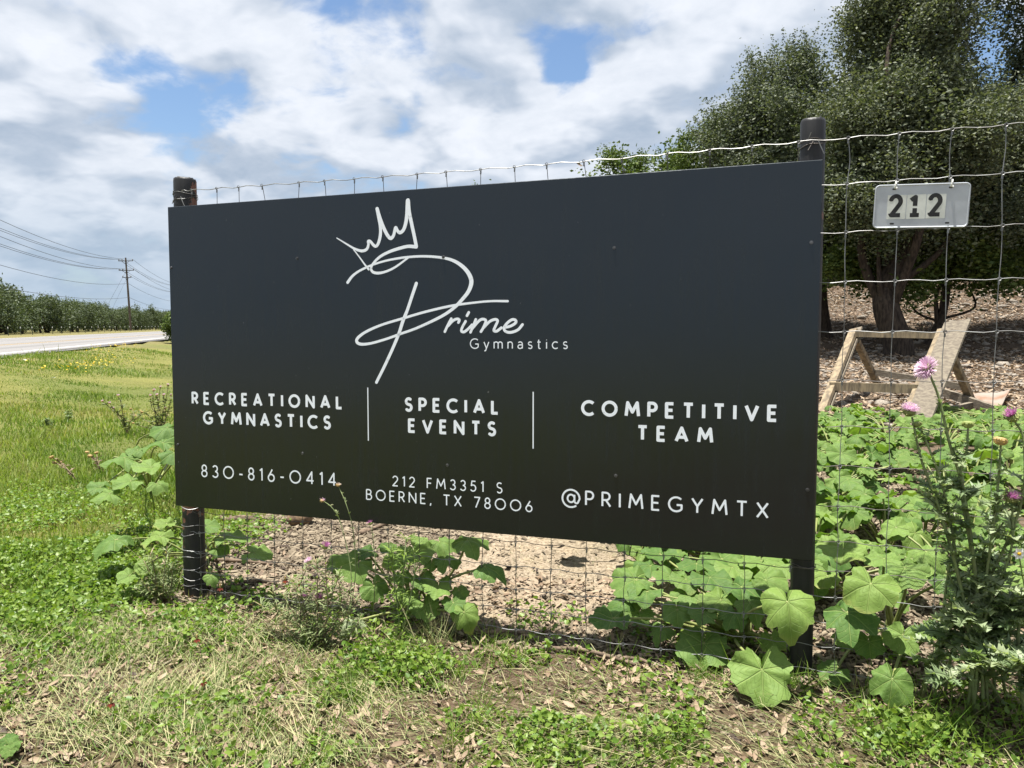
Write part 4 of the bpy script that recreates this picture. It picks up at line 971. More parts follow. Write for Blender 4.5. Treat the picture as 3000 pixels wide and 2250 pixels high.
# right of the middle, pushing through the wires round the second post
gourd('gourd plant pushing its big drooping leaves through the wires round the post', (2170, 1880), [
    (2309, 1774, 168, 152, -.12, 8), (2233, 1975, 150, 178, -.14, 4), (2059, 1894, 158, 132, .08, -10), (1788, 1814, 126, 72, .12, -55), (1866, 1796, 118, 70, .22, -30),
    (1983, 1792, 102, 82, .12, 5), (1853, 1702, 140, 88, .32, -50), (1889, 1736, 110, 60, .25, -40), (2085, 1695, 125, 62, .35, 20), (2106, 1762, 128, 82, .18, -25),
    (2179, 1722, 130, 70, .25, 30), (2251, 1702, 120, 66, .20, 40), (2263, 1879, 76, 72, .10, 15), (2010, 1742, 100, 45, .3, 0), (2150, 1800, 90, 60, .1, -20), (1940, 1842, 80, 50, .15, -15),
    (2330, 1880, 70, 60, .12, 30), (2040, 1655, 120, 42, .55, 0), (1930, 1625, 110, 36, .75, -10), (2120, 1640, 150, 44, .7, 10), (2230, 1645, 130, 42, .55, 0), (1960, 1690, 110, 44, .42, -15), (2150, 1665, 120, 48, .5, 15), (2270, 1660, 110, 44, .45, 5), (1900, 1660, 100, 38, .6, -25), (2010, 1700, 100, 48, .35, 10), (2200, 1770, 100, 62, .12, 15), (2060, 1800, 90, 60, .1, -5), (1820, 1760, 90, 46, .25, -50)])
gourd('gourd plant with sunlit leaves between the post and the big thistle', (2620, 1900), [
    (2550, 1719, 155, 132, -.05, -5), (2491, 1799, 160, 100, -.02, 35), (2470, 1612, 140, 72, .22, 0), (2656, 1668, 128, 78, .12, 20), (2613, 1999, 132, 132, -.16, -5),
    (2546, 1887, 86, 86, .02, 10), (2643, 1868, 110, 102, .0, -15), (2440, 1976, 90, 72, .04, -40), (2474, 1875, 70, 52, .10, 10), (2719, 1845, 74, 60, .02, 35), (2590, 1640, 110, 50, .25, 0), (2720, 1620, 120, 60, .2, 20), (2780, 1700, 110, 60, .12, 10), (2420, 1690, 90, 50, .3, -10)])
e, po, r0 = gourd('gourd plant under the middle of the sign with a yellowing front leaf', (1225, 1800), [
    (1041, 1655, 112, 90, .05, -30), (1095, 1722, 86, 84, .02, 10), (1218, 1615, 112, 82, .12, 30), (1283, 1720, 104, 62, .04, -5), (1363, 1800, 96, 92, -.03, 20), (1247, 1780, 92, 80, .0, 10),
    (1428, 1662, 108, 46, .06, 55), (1377, 1584, 120, 50, .12, 60), (1135, 1597, 60, 30, .18, -20), (1348, 1732, 54, 46, .05, 25), (1000, 1640, 90, 50, .14, -50), (1290, 1590, 90, 46, .22, 10), (1180, 1690, 60, 44, .06, 0), (1265, 1650, 46, 40, .1, 0), (1160, 1640, 80, 46, .1, -15), (1310, 1640, 80, 40, .12, 25), (1240, 1700, 76, 56, .05, 5), (1330, 1770, 80, 60, .0, 15), (1190, 1750, 76, 60, .02, -15), (1070, 1620, 76, 36, .14, -40)])
photo_leaf(e, po, r0, 1034, 1826, 92, 70, -.10, 0, LMO)
gourd('gourd plant at the foot of the peeling post, leaves on both sides of it', (600, 1640), [
    (605, 1542, 76, 40, .28, 40), (678, 1575, 110, 34, .22, 60), (751, 1622, 96, 50, .12, 60), (483, 1536, 66, 34, .2, -40), (463, 1574, 100, 42, .1, -50), (422, 1662, 54, 46, .0, -20), (330, 1582, 118, 44, .1, -60), (560, 1590, 66, 34, .2, 0), (640, 1610, 60, 34, .16, 20), (375, 1690, 66, 44, -.06, -30), (620, 1690, 50, 40, .02, 20)])
# beyond the post, on the lawn side
e = None
r0 = gpx(440, 1440); e = empty('gourd_plant', r0, 'gourd plant on the lawn just beyond the sign\'s left edge', 'plant', 'gourd plants along the fence'); po = np.array(e.location)
for L in ((484, 1253, 90, 44, 1.0, -50), (470, 1298, 110, 38, .9, -55), (358, 1342, 118, 40, .7, -60), (437, 1370, 90, 38, .62, -50), (376, 1410, 96, 44, .5, -55), (315, 1448, 84, 46, .38, -50), (289, 1428, 70, 38, .42, -60), (400, 1320, 60, 30, .8, -20), (510, 1330, 80, 40, .75, 0), (460, 1420, 60, 34, .5, 0)):
    photo_leaf(e, po, r0, *L)
# the dense patch behind the fence on the right
cl = 'low gourd plant of the dense leafy patch behind the fence'
gxs = [(x + random.uniform(-.2, .2), y + random.uniform(-.2, .2)) for x in np.arange(2.1, 8.2, .50) for y in np.arange(.75, 6.2, .52)]
for x, y in gxs:
    if x < 3.2 and y < 1.0 and x < 2.6: continue
    if y > 5.35 + .06 * (x - 4) or y > 1.5 + (x - 1.5) * 1.9: continue
    q = project(G(x, y))[0]
    if q[0] < 1850 or q[0] > 3150: continue
    e = empty('gourd_plant', G(x, y), cl, 'plant', 'dense leafy patch behind the fence'); po = np.array(e.location); vine = MB()
    for k in range(random.randint(14, 18)):
        a = random.uniform(0, 2 * PI); rr = math.sqrt(random.random()) * .42; hgt = (random.uniform(.10, .26) + .08 * (1 - rr / .42)) * (1 - .5 * float(ss(y, 3.2, 5.0))); sz = random.uniform(.045, .112)
        pos = np.array([x + rr * math.cos(a), y + rr * math.sin(a), 0]); pos[2] = float(terrain(pos[0], pos[1])) + hgt
        nrm = np.array([.35 * math.cos(a) + random.gauss(0, .30) - .05, .35 * math.sin(a) + random.gauss(0, .30) - .25, 1.0]); put_leaf(e, pos, nrm, (math.cos(a) + random.gauss(0, .5), math.sin(a) + random.gauss(0, .5), -.2), sz, None, po)
        vine.tube(spline([po + [0, 0, 0], (po + pos) / 2 + [0, 0, .05], pos], 4), .0055, 5)
    vs = vine.build('stems', M['vine'], e, po); vs['kind'] = 'stuff'

# ------------------------------------------------------------------ ground cover
def cast(n, x0, x1, y0, y1):                    # random points on the ground of a stretch of yard
    x = rng.uniform(x0, x1, n); y = rng.uniform(y0, y1, n); return x, y, terrain(x, y)
def stuff(name, label, cat, tmpl, P, N, S, mat, az=None, rnd=None):
    if len(P) == 0: return
    V, F, rn = scatter(tmpl[0], tmpl[1], P, frames(N, az), S, rng.uniform(0, 1, len(P)) if rnd is None else rnd)
    return tag(mesh_np(name, V, F, mat, rnd=rn), label, cat, kind='stuff')
UP = lambda n, s=.25: np.tile([0, 0, 1.0], (n, 1)) + randdir(n) * s

# lawn on the left, thinner with distance
n = 300000; az_ = rng.uniform(R_(14), R_(62), n); dd = np.exp(rng.uniform(math.log(2.6), math.log(34), n))
x = CP[0] - np.sin(az_ + 0) * dd; y = CP[1] + np.cos(az_) * dd; p = road_p(x, y); z = terrain(x, y)
Q = project(np.stack([x, y, z], 1)); nz = fbm(x * 1.3, y * 1.3, 31)
keep = (np.maximum(ss(x + nz * .6, -.1, -.7), ss(p, 1.6, 2.6)) * ss(y, -1.1, -.3) > rng.uniform(0, 1, n)) & (p < 7.9) & (x < 0) & (Q[:, 0] > -500) & (Q[:, 0] < 1250)
keep &= (fbm(x * 2.2, y * 2.2, 77) + .25 > rng.uniform(.3, .8, n)) 
x, y, z, dd, nz = x[keep], y[keep], z[keep], dd[keep], nz[keep]; n = len(x)
pat = fbm(x * .55, y * .55, 87); hgt = rng.uniform(.020, .060, n) * (.45 + 1.3 * ss(pat, .32, .62)) * (1 + dd * .014); hgt = np.where(rng.uniform(0, 1, n) < .015, hgt * 2.6, hgt); wid = .0035 * (1 + dd * .16)
dryv = np.clip(rng.uniform(0, .55, n) + .45 * ss(fbm(x * .9, y * .9, 33), .35, .62) + .30 * (fbm(x * .23, y * .23, 21) > .44) * rng.uniform(0, 1.1, n), 0, 1)
stuff('lawn_grass', 'short green and yellowish lawn grass left of the sign', 'grass', BLADE, np.stack([x, y, z - .004], 1), UP(n, .45), np.stack([hgt, wid, hgt], 1), M['lawn'], rnd=dryv)
print('lawn', n)
# broad leaved low weeds growing through the lawn and in front of the fence
n = 340000; x, y, z = cast(n, -3.2, 6.2, -2.5, .35); P = np.stack([x, y, z], 1); Q = project(P); nz = fbm(x * 3.2, y * 3.2, 41)
d = np.maximum(blob(Q, Z_GREEN), .20) * ss(nz, .38, .53) * ss(x, -3.2, -1.0) ** 0
keep = d * .88 > rng.uniform(0, 1, n); P = P[keep]; n = len(P); print('weeds', n)
lift = rng.uniform(.004, .085, n) * ss(nz[keep], .32, .62) + .004
stuff('ground_weeds', 'low broad leaved green weeds spreading over the foreground', 'weeds', HEART, P + np.stack([0 * lift, 0 * lift, lift], 1), UP(n, 1.0), rng.uniform(.009, .027, n), M['weed'])
# weeds on the lawn side seen further off
n = 60000; x, y, z = cast(n, -3.8, -.12, -.5, 2.2); P = np.stack([x, y, z], 1); nz = fbm(x * 2.0, y * 2.0, 43); Q = project(P)
keep = (ss(nz, .30, .62) * ss(y, 2.2, .4) * ss(x, -.05, -.4) * .75 > rng.uniform(0, 1, n)); P = P[keep]; n = len(P); lift = rng.uniform(.01, .075, n)
stuff('lawn_weeds', 'bright green leafy weeds in the lawn beside the peeling post', 'weeds', HEART, P + np.stack([0 * lift, 0 * lift, lift], 1), UP(n, .9), rng.uniform(.010, .030, n), M['weed'])
# cut grass lying in mats
n = 430000; x, y, z = cast(n, -3.2, 6.2, -2.5, .2); P = np.stack([x, y, z], 1); Q = project(P); nz = fbm(x * 2.6, y * 2.6, 51)
d = np.maximum(blob(Q, Z_STRAW), .16) * (.35 + .9 * ss(nz, .30, .60)) * ss(y, .15, -.25)
keep = d * .50 > rng.uniform(0, 1, n); P = P[keep]; x, y = x[keep], y[keep]; n = len(P); print('straw', n)
flow = fbm(x * .8, y * .8, 61) * 5 + .5; az_ = flow + rng.normal(0, .6, n); S = np.stack([rng.uniform(.03, .10, n) + .14 * rng.uniform(0, 1, n) ** 3, rng.uniform(.0010, .0027, n), rng.uniform(.03, .14, n)], 1)
stuff('cut_grass', 'mown pale straw lying in mats over the foreground', 'cut grass', LYING, P + np.stack([0 * x, 0 * x, rng.uniform(.002, .050, n) * (.3 + fbm(x * 5, y * 5, 19))], 1), UP(n, .30), S, M['straw'], az_)
# fine green blades mixed through
n = 170000; x, y, z = cast(n, -3.2, 6.2, -2.5, .15); P = np.stack([x, y, z], 1); Q = project(P); nz = fbm(x * 4, y * 4, 71)
d = np.maximum(np.maximum(blob(Q, Z_GREEN) * .7, blob(Q, Z_STRAW) * .8), .14) * ss(nz, .30, .6); keep = d * .55 > rng.uniform(0, 1, n); P = P[keep]; n = len(P)
hh = rng.uniform(.03, .13, n); stuff('foreground_grass', 'thin green grass blades standing among the weeds in front', 'grass', BLADE, P, UP(n, 1.1), np.stack([hh, np.full(n, .0026), hh], 1), M['grass'])
tc_ = rng.uniform(0, 1, (4000, 2)) * [9.4, 2.6] + [-3.2, -2.5]; Q = project(np.stack([tc_[:, 0], tc_[:, 1], terrain(tc_[:, 0], tc_[:, 1])], 1)); tc_ = tc_[(np.maximum(blob(Q, Z_GREEN), .12) * .16 > rng.uniform(0, 1, 4000))]
k = 46; x = np.repeat(tc_[:, 0], k) + rng.normal(0, .035, len(tc_) * k); y = np.repeat(tc_[:, 1], k) + rng.normal(0, .035, len(tc_) * k); n = len(x); hh = rng.uniform(.05, .15, n)
stuff('green_tufts', 'bright green grass tufts dotted over the foreground', 'grass', BLADE, np.stack([x, y, terrain(x, y)], 1), UP(n, .8), np.stack([hh, np.full(n, .0030), hh], 1), M['grass'])
# taller grass at lower right and against the fence
n = 60000; x, y, z = cast(n, -.5, 6.2, -2.5, .1); P = np.stack([x, y, z], 1); Q = project(P); d = blob(Q, Z_TALL); keep = d * .34 > rng.uniform(0, 1, n); P = P[keep]; n = len(P); print('tall', n)
hh = rng.uniform(.08, .26, n); stuff('tall_grass', 'long yellow green grass leaning at the foot of the thistle', 'grass', BLADE, P, UP(n, .85), np.stack([hh * 1.3, np.full(n, .0034), hh], 1), M['grass'])
# oak leaf litter
n = 90000; x, y, z = cast(n, -2.2, 6.2, -2.5, .75); P = np.stack([x, y, z], 1); Q = project(P); nz = fbm(x * 3, y * 3, 81)
d = np.maximum(blob(Q, Z_LITTER), .42) * (.4 + .8 * ss(nz, .3, .6)) * ss(x, -1.2, -.3); d = np.maximum(d, blob(Q, Z_LITTER[4:5])); keep = d * .55 > rng.uniform(0, 1, n); P = P[keep]; n = len(P)
stuff('leaf_litter', 'dry tan oak leaves lying along the foot of the fence', 'leaves', LITT, P + np.stack([0 * P[:, 0], 0 * P[:, 0], rng.uniform(.003, .020, n)], 1), UP(n, .55), rng.uniform(.022, .060, n), M['litter'])
# wood chips behind the fence
n = 110000; x, y, z = cast(n, -.8, 4.5, .0, 3.6); P = np.stack([x, y, z], 1); nz = fbm(x * 2.2, y * 2.2, 5)
sandf = ss(np.exp(-((x - 1.75) / .95) ** 2 - ((y - .9) / .75) ** 2) * 1.3 + (nz - .45) * 1.2, .35, .75)
d = (1 - sandf * .90) * ss(x, -.9, -.2) * ss(x, 4.5, 3.2); keep = d * .62 > rng.uniform(0, 1, n); P = P[keep]; n = len(P); print('chips', n)
L = rng.uniform(.010, .030, n) + .05 * rng.uniform(0, 1, n) ** 4; S = np.stack([L, L * rng.uniform(.15, .45, n), rng.uniform(.002, .006, n)], 1)
stuff('wood_chips', 'shredded brown wood chips mulching the ground behind the fence', 'mulch', CHIP, P + np.stack([0 * L, 0 * L, rng.uniform(.002, .022, n)], 1), UP(n, .45), S, M['chips'])
n = 70000; x, y, z = cast(n, -2.2, 6.2, -2.5, .6); P = np.stack([x, y, z], 1); nz = fbm(x * 4, y * 4, 15); keep = (.25 + ss(nz, .3, .6)) * ss(x, -1.6, -.3) * .55 > rng.uniform(0, 1, n); P = P[keep]; n = len(P)
L = rng.uniform(.006, .030, n); stuff('ground_debris', 'small bark crumbs and twigs on the soil along the fence', 'debris', CHIP, P + np.stack([0 * L, 0 * L, rng.uniform(.001, .008, n)], 1), UP(n, .4), np.stack([L, L * rng.uniform(.15, .5, n), rng.uniform(.002, .006, n)], 1), M['chips'])
# dry tufts on the sand
n = 5000; x, y, z = cast(n, .8, 3.0, .1, 2.2); nz = fbm(x * 5, y * 5, 91); keep = ss(nz, .5, .62) > rng.uniform(0, 1, n); P = np.stack([x, y, z], 1)[keep]; n = len(P); hh = rng.uniform(.01, .035, n)
stuff('dry_tufts', 'tiny dry grass tufts on the pale sand behind the fence', 'grass', BLADE, P, UP(n, 1.2), np.stack([hh, np.full(n, .002), hh], 1), M['straw'])
# yellow wild flowers on the verge
n = 900; cx = [(300, 1030, 60, 12), (360, 1022, 50, 8), (330, 1065, 70, 14), (270, 1085, 50, 12), (180, 1090, 60, 14)]
P = []
for k in range(170):
    a, b_, c_, d_ = cx[k % 5]; q = gpx(a + random.gauss(0, c_ * .6), b_ + random.gauss(0, d_ * .6), 60); P.append(q + [0, 0, random.uniform(.10, .22)])
P = np.array(P); n = len(P); stuff('yellow_flowers', 'patches of small yellow flowers in the lawn near the road', 'flowers', HEART, P, UP(n, .5), rng.uniform(.035, .06, n), M['yellow'])

# ------------------------------------------------------------------ sticks and a cut log on the mulch
def stick(pts, r0, label, name='stick', cat='stick', group='dry sticks on the mulch', mat='stick'):
    P = [gpx(*q) for q in pts]; P = [q + np.array([0, 0, r0 * .8 + (.02 if 0 < i < len(P) - 1 else 0)]) for i, q in enumerate(P)]
    if len(P) == 2: P = [P[0], (P[0] + P[1]) / 2 + np.array([random.gauss(0, .01), random.gauss(0, .01), .004]), P[1]]
    S = spline(P, 5); c = S.mean(0); mb = MB(); rr = np.linspace(r0, r0 * .6, len(S)) * (1 + .12 * np.sin(np.arange(len(S)) * 2.1)); mb.tube(S, rr, 8)
    o_ = mb.build(name, M[mat], None, c, True); o_.location = c; tag(o_, label, cat, group); return o_
zq = lambda x, y: (400 + x * .3316, 1450 + y * .3316)
stick([zq(830, 245), zq(1120, 255)], .030, 'thick pale stick lying under the sign near the peeling post')
stick([zq(880, 300), zq(1030, 330), zq(1290, 325)], .016, 'long bent stick on the mulch in front of the thick one')
stick([zq(1050, 320), zq(1190, 235)], .014, 'short stick crossing the others at an angle')
stick([zq(620, 590), zq(900, 625), zq(1240, 630)], .014, 'straight dark stick just behind the fence beside the peeling post')
stick([zq(930, 790), zq(1100, 800), zq(1220, 800)], .012, 'dark stick at the foot of the fence among the weeds')
stick([zq(1960, 360), zq(2100, 320)], .020, 'stick behind the fence under the address lines of the sign')
stick([(1060, 1570), (1140, 1545), (1190, 1535)], .018, 'brown branch on the mulch above the middle gourd plant')
stick([(1400, 1862), (1480, 1868), (1560, 1862)], .012, 'pale broken stick on the ground right of the middle gourd plant')
stick([(1590, 1905), (1720, 1925), (1900, 1965)], .011, 'long grey stick along the foot of the fence')
stick([(1820, 1930), (1890, 1955), (1935, 1985)], .009, 'weathered stick crossing the long one at the fence foot')
stick([(1330, 1890), (1440, 1925), (1600, 1950)], .007, 'thin stick in front of the sandy patch')
stick([(880, 1600), (990, 1620)], .010, 'twig on the mulch left of the middle gourd plant')
stick([(760, 1520), (800, 1580)], .012, 'short twig pointing at the camera on the mulch')
stick([(640, 1520), (700, 1535)], .018, 'stub of branch beside the thick pale stick')
lg = gpx(877, 1540); ax_ = CR[:, 0].copy(); ax_[2] = 0; ax_ /= np.linalg.norm(ax_)
mb = MB(); S = [lg + ax_ * u + np.array([0, 0, .055 + .004 * math.sin(u * 40)]) for u in np.linspace(-.075, .085, 9)]; mb.tube(S, np.array([.038, .052, .060, .064, .064, .066, .063, .058, .046]), 14)
o_ = mb.build('log', M['log'], None, lg, True); o_.location = lg; tag(o_, 'short round log lying on the mulch under the sign', 'log')

# ------------------------------------------------------------------ thistles and wild flowers
TL = []      # spiny leaf outline: stem line with teeth on both sides, folded along the middle
def spiny(seed):
    r = np.random.default_rng(seed); V = []; F = []; T = 6; bw = .055
    for k in range(T + 1):
        u = k / T; w_ = bw * (1 - .8 * u); z = .10 * math.sin(u * 2.6) - .16 * u * u; V += [(u, w_, z + .015), (u, -w_, z + .015)]
    for k in range(T): F += [[2 * k, 2 * k + 1, 2 * k + 3], [2 * k, 2 * k + 3, 2 * k + 2]]
    for s_ in (0, 1):
        sg = 1 - 2 * s_
        for k in range(T):
            u = (k + .5) / T; w_ = .36 * math.sin(PI * min(.92, u * .85 + .14)) ** .8 * r.uniform(.75, 1.25)
            for j in range(2):
                b_ = len(V); zt = V[2 * k][2] + r.uniform(-.06, .16)
                V.append((u + (.16 if j == 0 else -.01) + r.uniform(-.03, .03), sg * w_ * (1 if j == 0 else .72), zt)); F.append([2 * k + s_, 2 * k + 2 + s_, b_])
    return np.array(V, float), np.array(F)
SPN = [spiny(k) for k in range(4)]
def head(parent, po, pos, axis, rad, petal, bract='bract', fluff=1.0, name='flower_head', open_=.9, core=None):
    axis = np.asarray(axis, float); axis /= np.linalg.norm(axis); fr = frames(axis[None], np.array([.3]))[0]
    mb = MB(); prof = [(0, -.75), (.45, -.70), (.78, -.40), (.86, -.05), (.72, .22), (.45, .32)]; n = 12; V = []
    for r_, h_ in prof:
        for k in range(n): q = 2 * PI * k / n; V.append(pos + fr @ np.array([r_ * rad * math.cos(q), r_ * rad * math.sin(q), h_ * rad]))
    F = [[i * n + k, i * n + (k + 1) % n, (i + 1) * n + (k + 1) % n, (i + 1) * n + k] for i in range(len(prof) - 1) for k in range(n)] + [list(range(5 * n, 6 * n))]
    mb.add(V, F, .3)
    for k in range(46):                                     # pointed bracts
        q = random.uniform(0, 2 * PI); h_ = random.uniform(-.6, .2); d = np.array([math.cos(q), math.sin(q), random.uniform(-.2, .7)]); b0 = np.array([.72 * math.cos(q), .72 * math.sin(q), h_]); sd = np.array([-math.sin(q), math.cos(q), 0])
        mb.add([pos + fr @ (v * rad) for v in (b0 + sd * .10, b0 - sd * .10, b0 + d * random.uniform(.35, .6))], [[0, 1, 2]], random.random())
    hd = mb.build(name, M[bract], parent, po)
    if petal:
        mb = MB(); m_ = int(190 * fluff)
        for k in range(m_):
            q = random.uniform(0, 2 * PI); tilt = math.sqrt(random.random()) * open_; d = np.array([math.sin(tilt) * math.cos(q), math.sin(tilt) * math.sin(q), math.cos(tilt)]); b0 = np.array([.45 * math.cos(q) * tilt, .45 * math.sin(q) * tilt, .15]); sd = np.cross(d, [0.3, .2, .9]); sd /= np.linalg.norm(sd)
            L = random.uniform(.75, 1.15); w_ = .045
            mb.add([pos + fr @ (v * rad) for v in (b0 + sd * w_, b0 - sd * w_, b0 + d * L - sd * w_ * .8, b0 + d * (L + .08), b0 + d * L + sd * w_ * .8)], [[0, 1, 2, 3, 4]], random.random())
        mb.build('petals', M[petal], hd, po)
        if core:
            mb = MB()
            for k in range(60):
                q = random.uniform(0, 2 * PI); r_ = math.sqrt(random.random()) * .5; b0 = np.array([r_ * math.cos(q), r_ * math.sin(q), .95]); mb.add([pos + fr @ (v * rad) for v in (b0, b0 + [.09, 0, -.02], b0 + [.04, .08, .12])], [[0, 1, 2]])
            mb.build('florets', M[core], hd, po)
    return hd
def pstem(mb, pts, r0, r1):
    S = spline(pts, 5); mb.tube(S, np.linspace(r0, r1, len(S)), 6); return S
def stemleaves(S, n, size, fall=1.0, u0=0.0, u1=1.0, droop=.0):
    """spiny leaves along a stem"""
    u = rng.uniform(u0, u1, n); ix = np.clip((u * (len(S) - 1)), 0, len(S) - 1.001); i = ix.astype(int); P = S[i] + (S[i + 1] - S[i]) * (ix - i)[:, None]
    a = rng.uniform(0, 2 * PI, n); out = np.stack([np.cos(a), np.sin(a), rng.uniform(-.1, .8, n) - droop], 1); out /= np.linalg.norm(out, axis=1, keepdims=True)
    N = np.stack([-np.cos(a) * .5, -np.sin(a) * .5, np.ones(n)], 1) + randdir(n) * .4; N = N - out * (N * out).sum(1, keepdims=True); N /= np.linalg.norm(N, axis=1, keepdims=True)
    return P, np.stack([out, np.cross(N, out), N], 2), size * rng.uniform(.55, 1.2, n) * (1 - fall * .55 * u)
NARROW = (np.array([[0, 0, 0], [.35, .05, .06], [.7, .045, .05], [1, 0, -.05], [.7, -.045, .05], [.35, -.05, .06]], float), np.array([[0, 5, 1], [1, 5, 4], [1, 4, 2], [2, 4, 3]]))
def foliage_part(parts, name, mat, parent, po, tm=None):
    SPN_ = [tm] * 4 if tm else SPN
    Vs, Fs, Rn, k = [], [], [], 0
    for (P, Rm, S) in parts:
        for v in range(4):
            sl = slice(v, None, 4)
            if len(P[sl]) == 0: continue
            V, F, rn = scatter(SPN_[v][0], SPN_[v][1], P[sl] - po, Rm[sl], S[sl], rng.uniform(0, 1, len(P[sl]))); Vs.append(V); Fs.append(F + k); Rn.append(rn); k += len(V)
    o_ = mesh_np(name, np.concatenate(Vs), np.concatenate(Fs), mat, parent, rnd=np.concatenate(Rn)); o_['kind'] = 'stuff'; return o_
# the big thistle in front of the fence at the right; its stems stand in a plane just before the wires
g0 = gpx(2860, 2090); th = empty('thistle', g0, 'large spiny thistle with pink flowers in front of the fence at the photo\'s right side', 'thistle', 'thistles'); po = g0
OFF = -.20
def TP(x, y, o_=OFF): return on_fence(x, y, o_)
parts = []; root = g0 + np.array([0, 0, -.02])
stems = [([root, TP(2850, 1750), TP(2825, 1450), TP(2782, 1300), TP(2752, 1170), TP(2725, 1100)], .009, .0045), ([root, TP(2800, 1760), TP(2755, 1500), TP(2700, 1350), TP(2672, 1222)], .009, .004),
         ([root, TP(2930, 1800), TP(2985, 1500), TP(3000, 1300), TP(2972, 1232)], .008, .004), ([root, TP(2900, 1850), TP(2960, 1620), TP(2966, 1480)], .008, .004), ([root, TP(2890, 1750), TP(2915, 1500), TP(2927, 1380), TP(2932, 1305)], .008, .004),
         ([root, TP(2850, 1760), TP(2815, 1430), TP(2832, 1320), TP(2836, 1255)], .008, .004), ([root, TP(2830, 1700), TP(2770, 1460), TP(2712, 1290), TP(2690, 1252)], .007, .0035), ([root, TP(2960, 1850), TP(3060, 1600), TP(3080, 1400)], .009, .004)]
for pts, r0_, r1_ in stems:
    pts[0] = G(root[0] + random.uniform(-.16, .16), root[1] + random.uniform(-.05, .12)); pts[1] = pts[1] * .6 + (pts[0] + np.array([0, 0, .35])) * .4
    mb = MB(); S = pstem(mb, pts, r0_ * .7, r1_ * .8); mb.build('stem', M['thistlestem'], th, po, True); parts.append(stemleaves(S, 22, .045, .6, .40, .78)); parts.append(stemleaves(S, 20, .095, .5, .15, .60)); parts.append(stemleaves(S, 30, .018, .3, .5, .95))
for (x, y, o_, sz, nn) in ((2880, 1620, -.15, .11, 150), (2960, 1760, -.2, .12, 160), (2850, 1800, -.22, .12, 150), (2780, 1680, -.15, .09, 80), (2980, 1950, -.3, .13, 160), (2890, 1950, -.3, .13, 140), (2760, 2000, -.28, .11, 60), (3050, 1800, -.2, .13, 150), (2800, 1540, -.15, .07, 60), (2940, 1530, -.15, .08, 60)):
    mb = MB(); rt_ = G(root[0] + random.uniform(-.18, .18), root[1] + random.uniform(-.05, .15)); S = pstem(mb, [rt_, (rt_ + TP(x, y, o_)) / 2 + [0, 0, .1], TP(x, y, o_)], .006, .003); mb.build('side_stem', M['thistlestem'], th, po, True); parts.append(stemleaves(S, int(nn * .36), sz * .85, .35, .22, 1.0))
foliage_part(parts, 'leaves', M['thistle'], th, po)
up_ = np.array([0, 0, 1.0]); rgt = CR[:, 0]; tocam = -CR[:, 2] * -1
head(th, po, TP(2716, 1080), -rgt * .9 + up_ * .35 + tocam * .25, .026, 'pink', 'bract', 2.4, open_=1.55)
head(th, po, TP(2664, 1204), up_ + tocam * .3, .024, 'pink', 'bract', 1.5, open_=1.15, core='cream')
head(th, po, TP(2967, 1220), up_ * .8 - rgt * .6, .024, 'magenta', 'bract', .9, open_=.8)
head(th, po, TP(2963, 1458), up_ * .7 + tocam * .5, .022, 'magenta', 'bract', .9, open_=1.0, core='cream')
head(th, po, TP(2932, 1288), up_ + rgt * .2, .025, None, 'tanbract')
head(th, po, TP(2836, 1240), up_, .022, None, 'bract'); head(th, po, TP(2688, 1240), up_ - rgt * .3, .016, None, 'bract')
# small white flower beside it
fw = TP(2985, 1622, -.28); wf = empty('white_flower', gpx(2990, 2060), 'small white flower with a yellow centre beside the big thistle', 'flower'); wo_ = np.array(wf.location)
mb = MB(); mb.tube(spline([wo_, (wo_ + fw) / 2 + [.02, 0, .05], fw], 6), .0022, 5); mb.build('stem', M['thistlestem'], wf, wo_)
for k in range(6):
    q = 2 * PI * k / 6; mb = MB(); ctr = fw; e1 = rgt * math.cos(q) + up_ * math.sin(q); e2 = -rgt * math.sin(q) + up_ * math.cos(q)
    mb.add([ctr, ctr + e1 * .012 + e2 * .008 + tocam * .003, ctr + e1 * .022 + tocam * .001, ctr + e1 * .012 - e2 * .008 + tocam * .003], [[0, 1, 2, 3]]); mb.build('petal', M['whitepetal'], wf, wo_)
mb = MB(); mb.tube([fw - tocam * .001, fw + tocam * .004, fw + tocam * .007], [.006, .006, .003], 8); mb.build('flower_centre', M['yellow'], wf, wo_)

def plant(name, label, basepx, stems, leaf, heads, cat='weed', group=None, stem='thistlestem', lm='thistle', off=-.1, r0_=.0028, tm=None):
    """wild plant from stem lines given as photograph points in a plane just off the fence"""
    b0 = gpx(*basepx); e = empty(name, b0, label, cat, group); po = b0; parts = []
    for pts in stems:
        P = [b0 + np.array([random.uniform(-.02, .02), random.uniform(-.02, .02), -.01])] + [on_fence(x, y, off + random.uniform(-.03, .03)) for x, y in pts]
        mb = MB(); S = pstem(mb, P, r0_, r0_ * .5); mb.build('stem', M[stem], e, po, True)
        if leaf: parts.append(stemleaves(S, leaf[0], leaf[1], .5, leaf[2] if len(leaf) > 2 else .05, .97))
    if leaf: foliage_part(parts, 'leaves', M[lm], e, po, tm)
    for (x, y, rad, pet, br, fl) in heads:
        head(e, po, on_fence(x, y, off), up_ + rgt * random.uniform(-.5, .5) + tocam * random.uniform(0, .4), rad, pet, br, fl, open_=1.1)
    return e
plant('dry_thistle', 'thin dry thistle stalk whose tan head overlaps the phone number', (1010, 1880), [[(1040, 1700), (1035, 1560), (1015, 1480), (992, 1425)], [(1030, 1700), (1000, 1540), (975, 1490), (948, 1468)]], (14, .022, .3), [(990, 1421, .010, 'cream', 'tanbract', .5), (944, 1466, .010, 'pink', 'tanbract', .3)], 'thistle', 'thistles', 'thistlestem', 'greyweed', -.16)
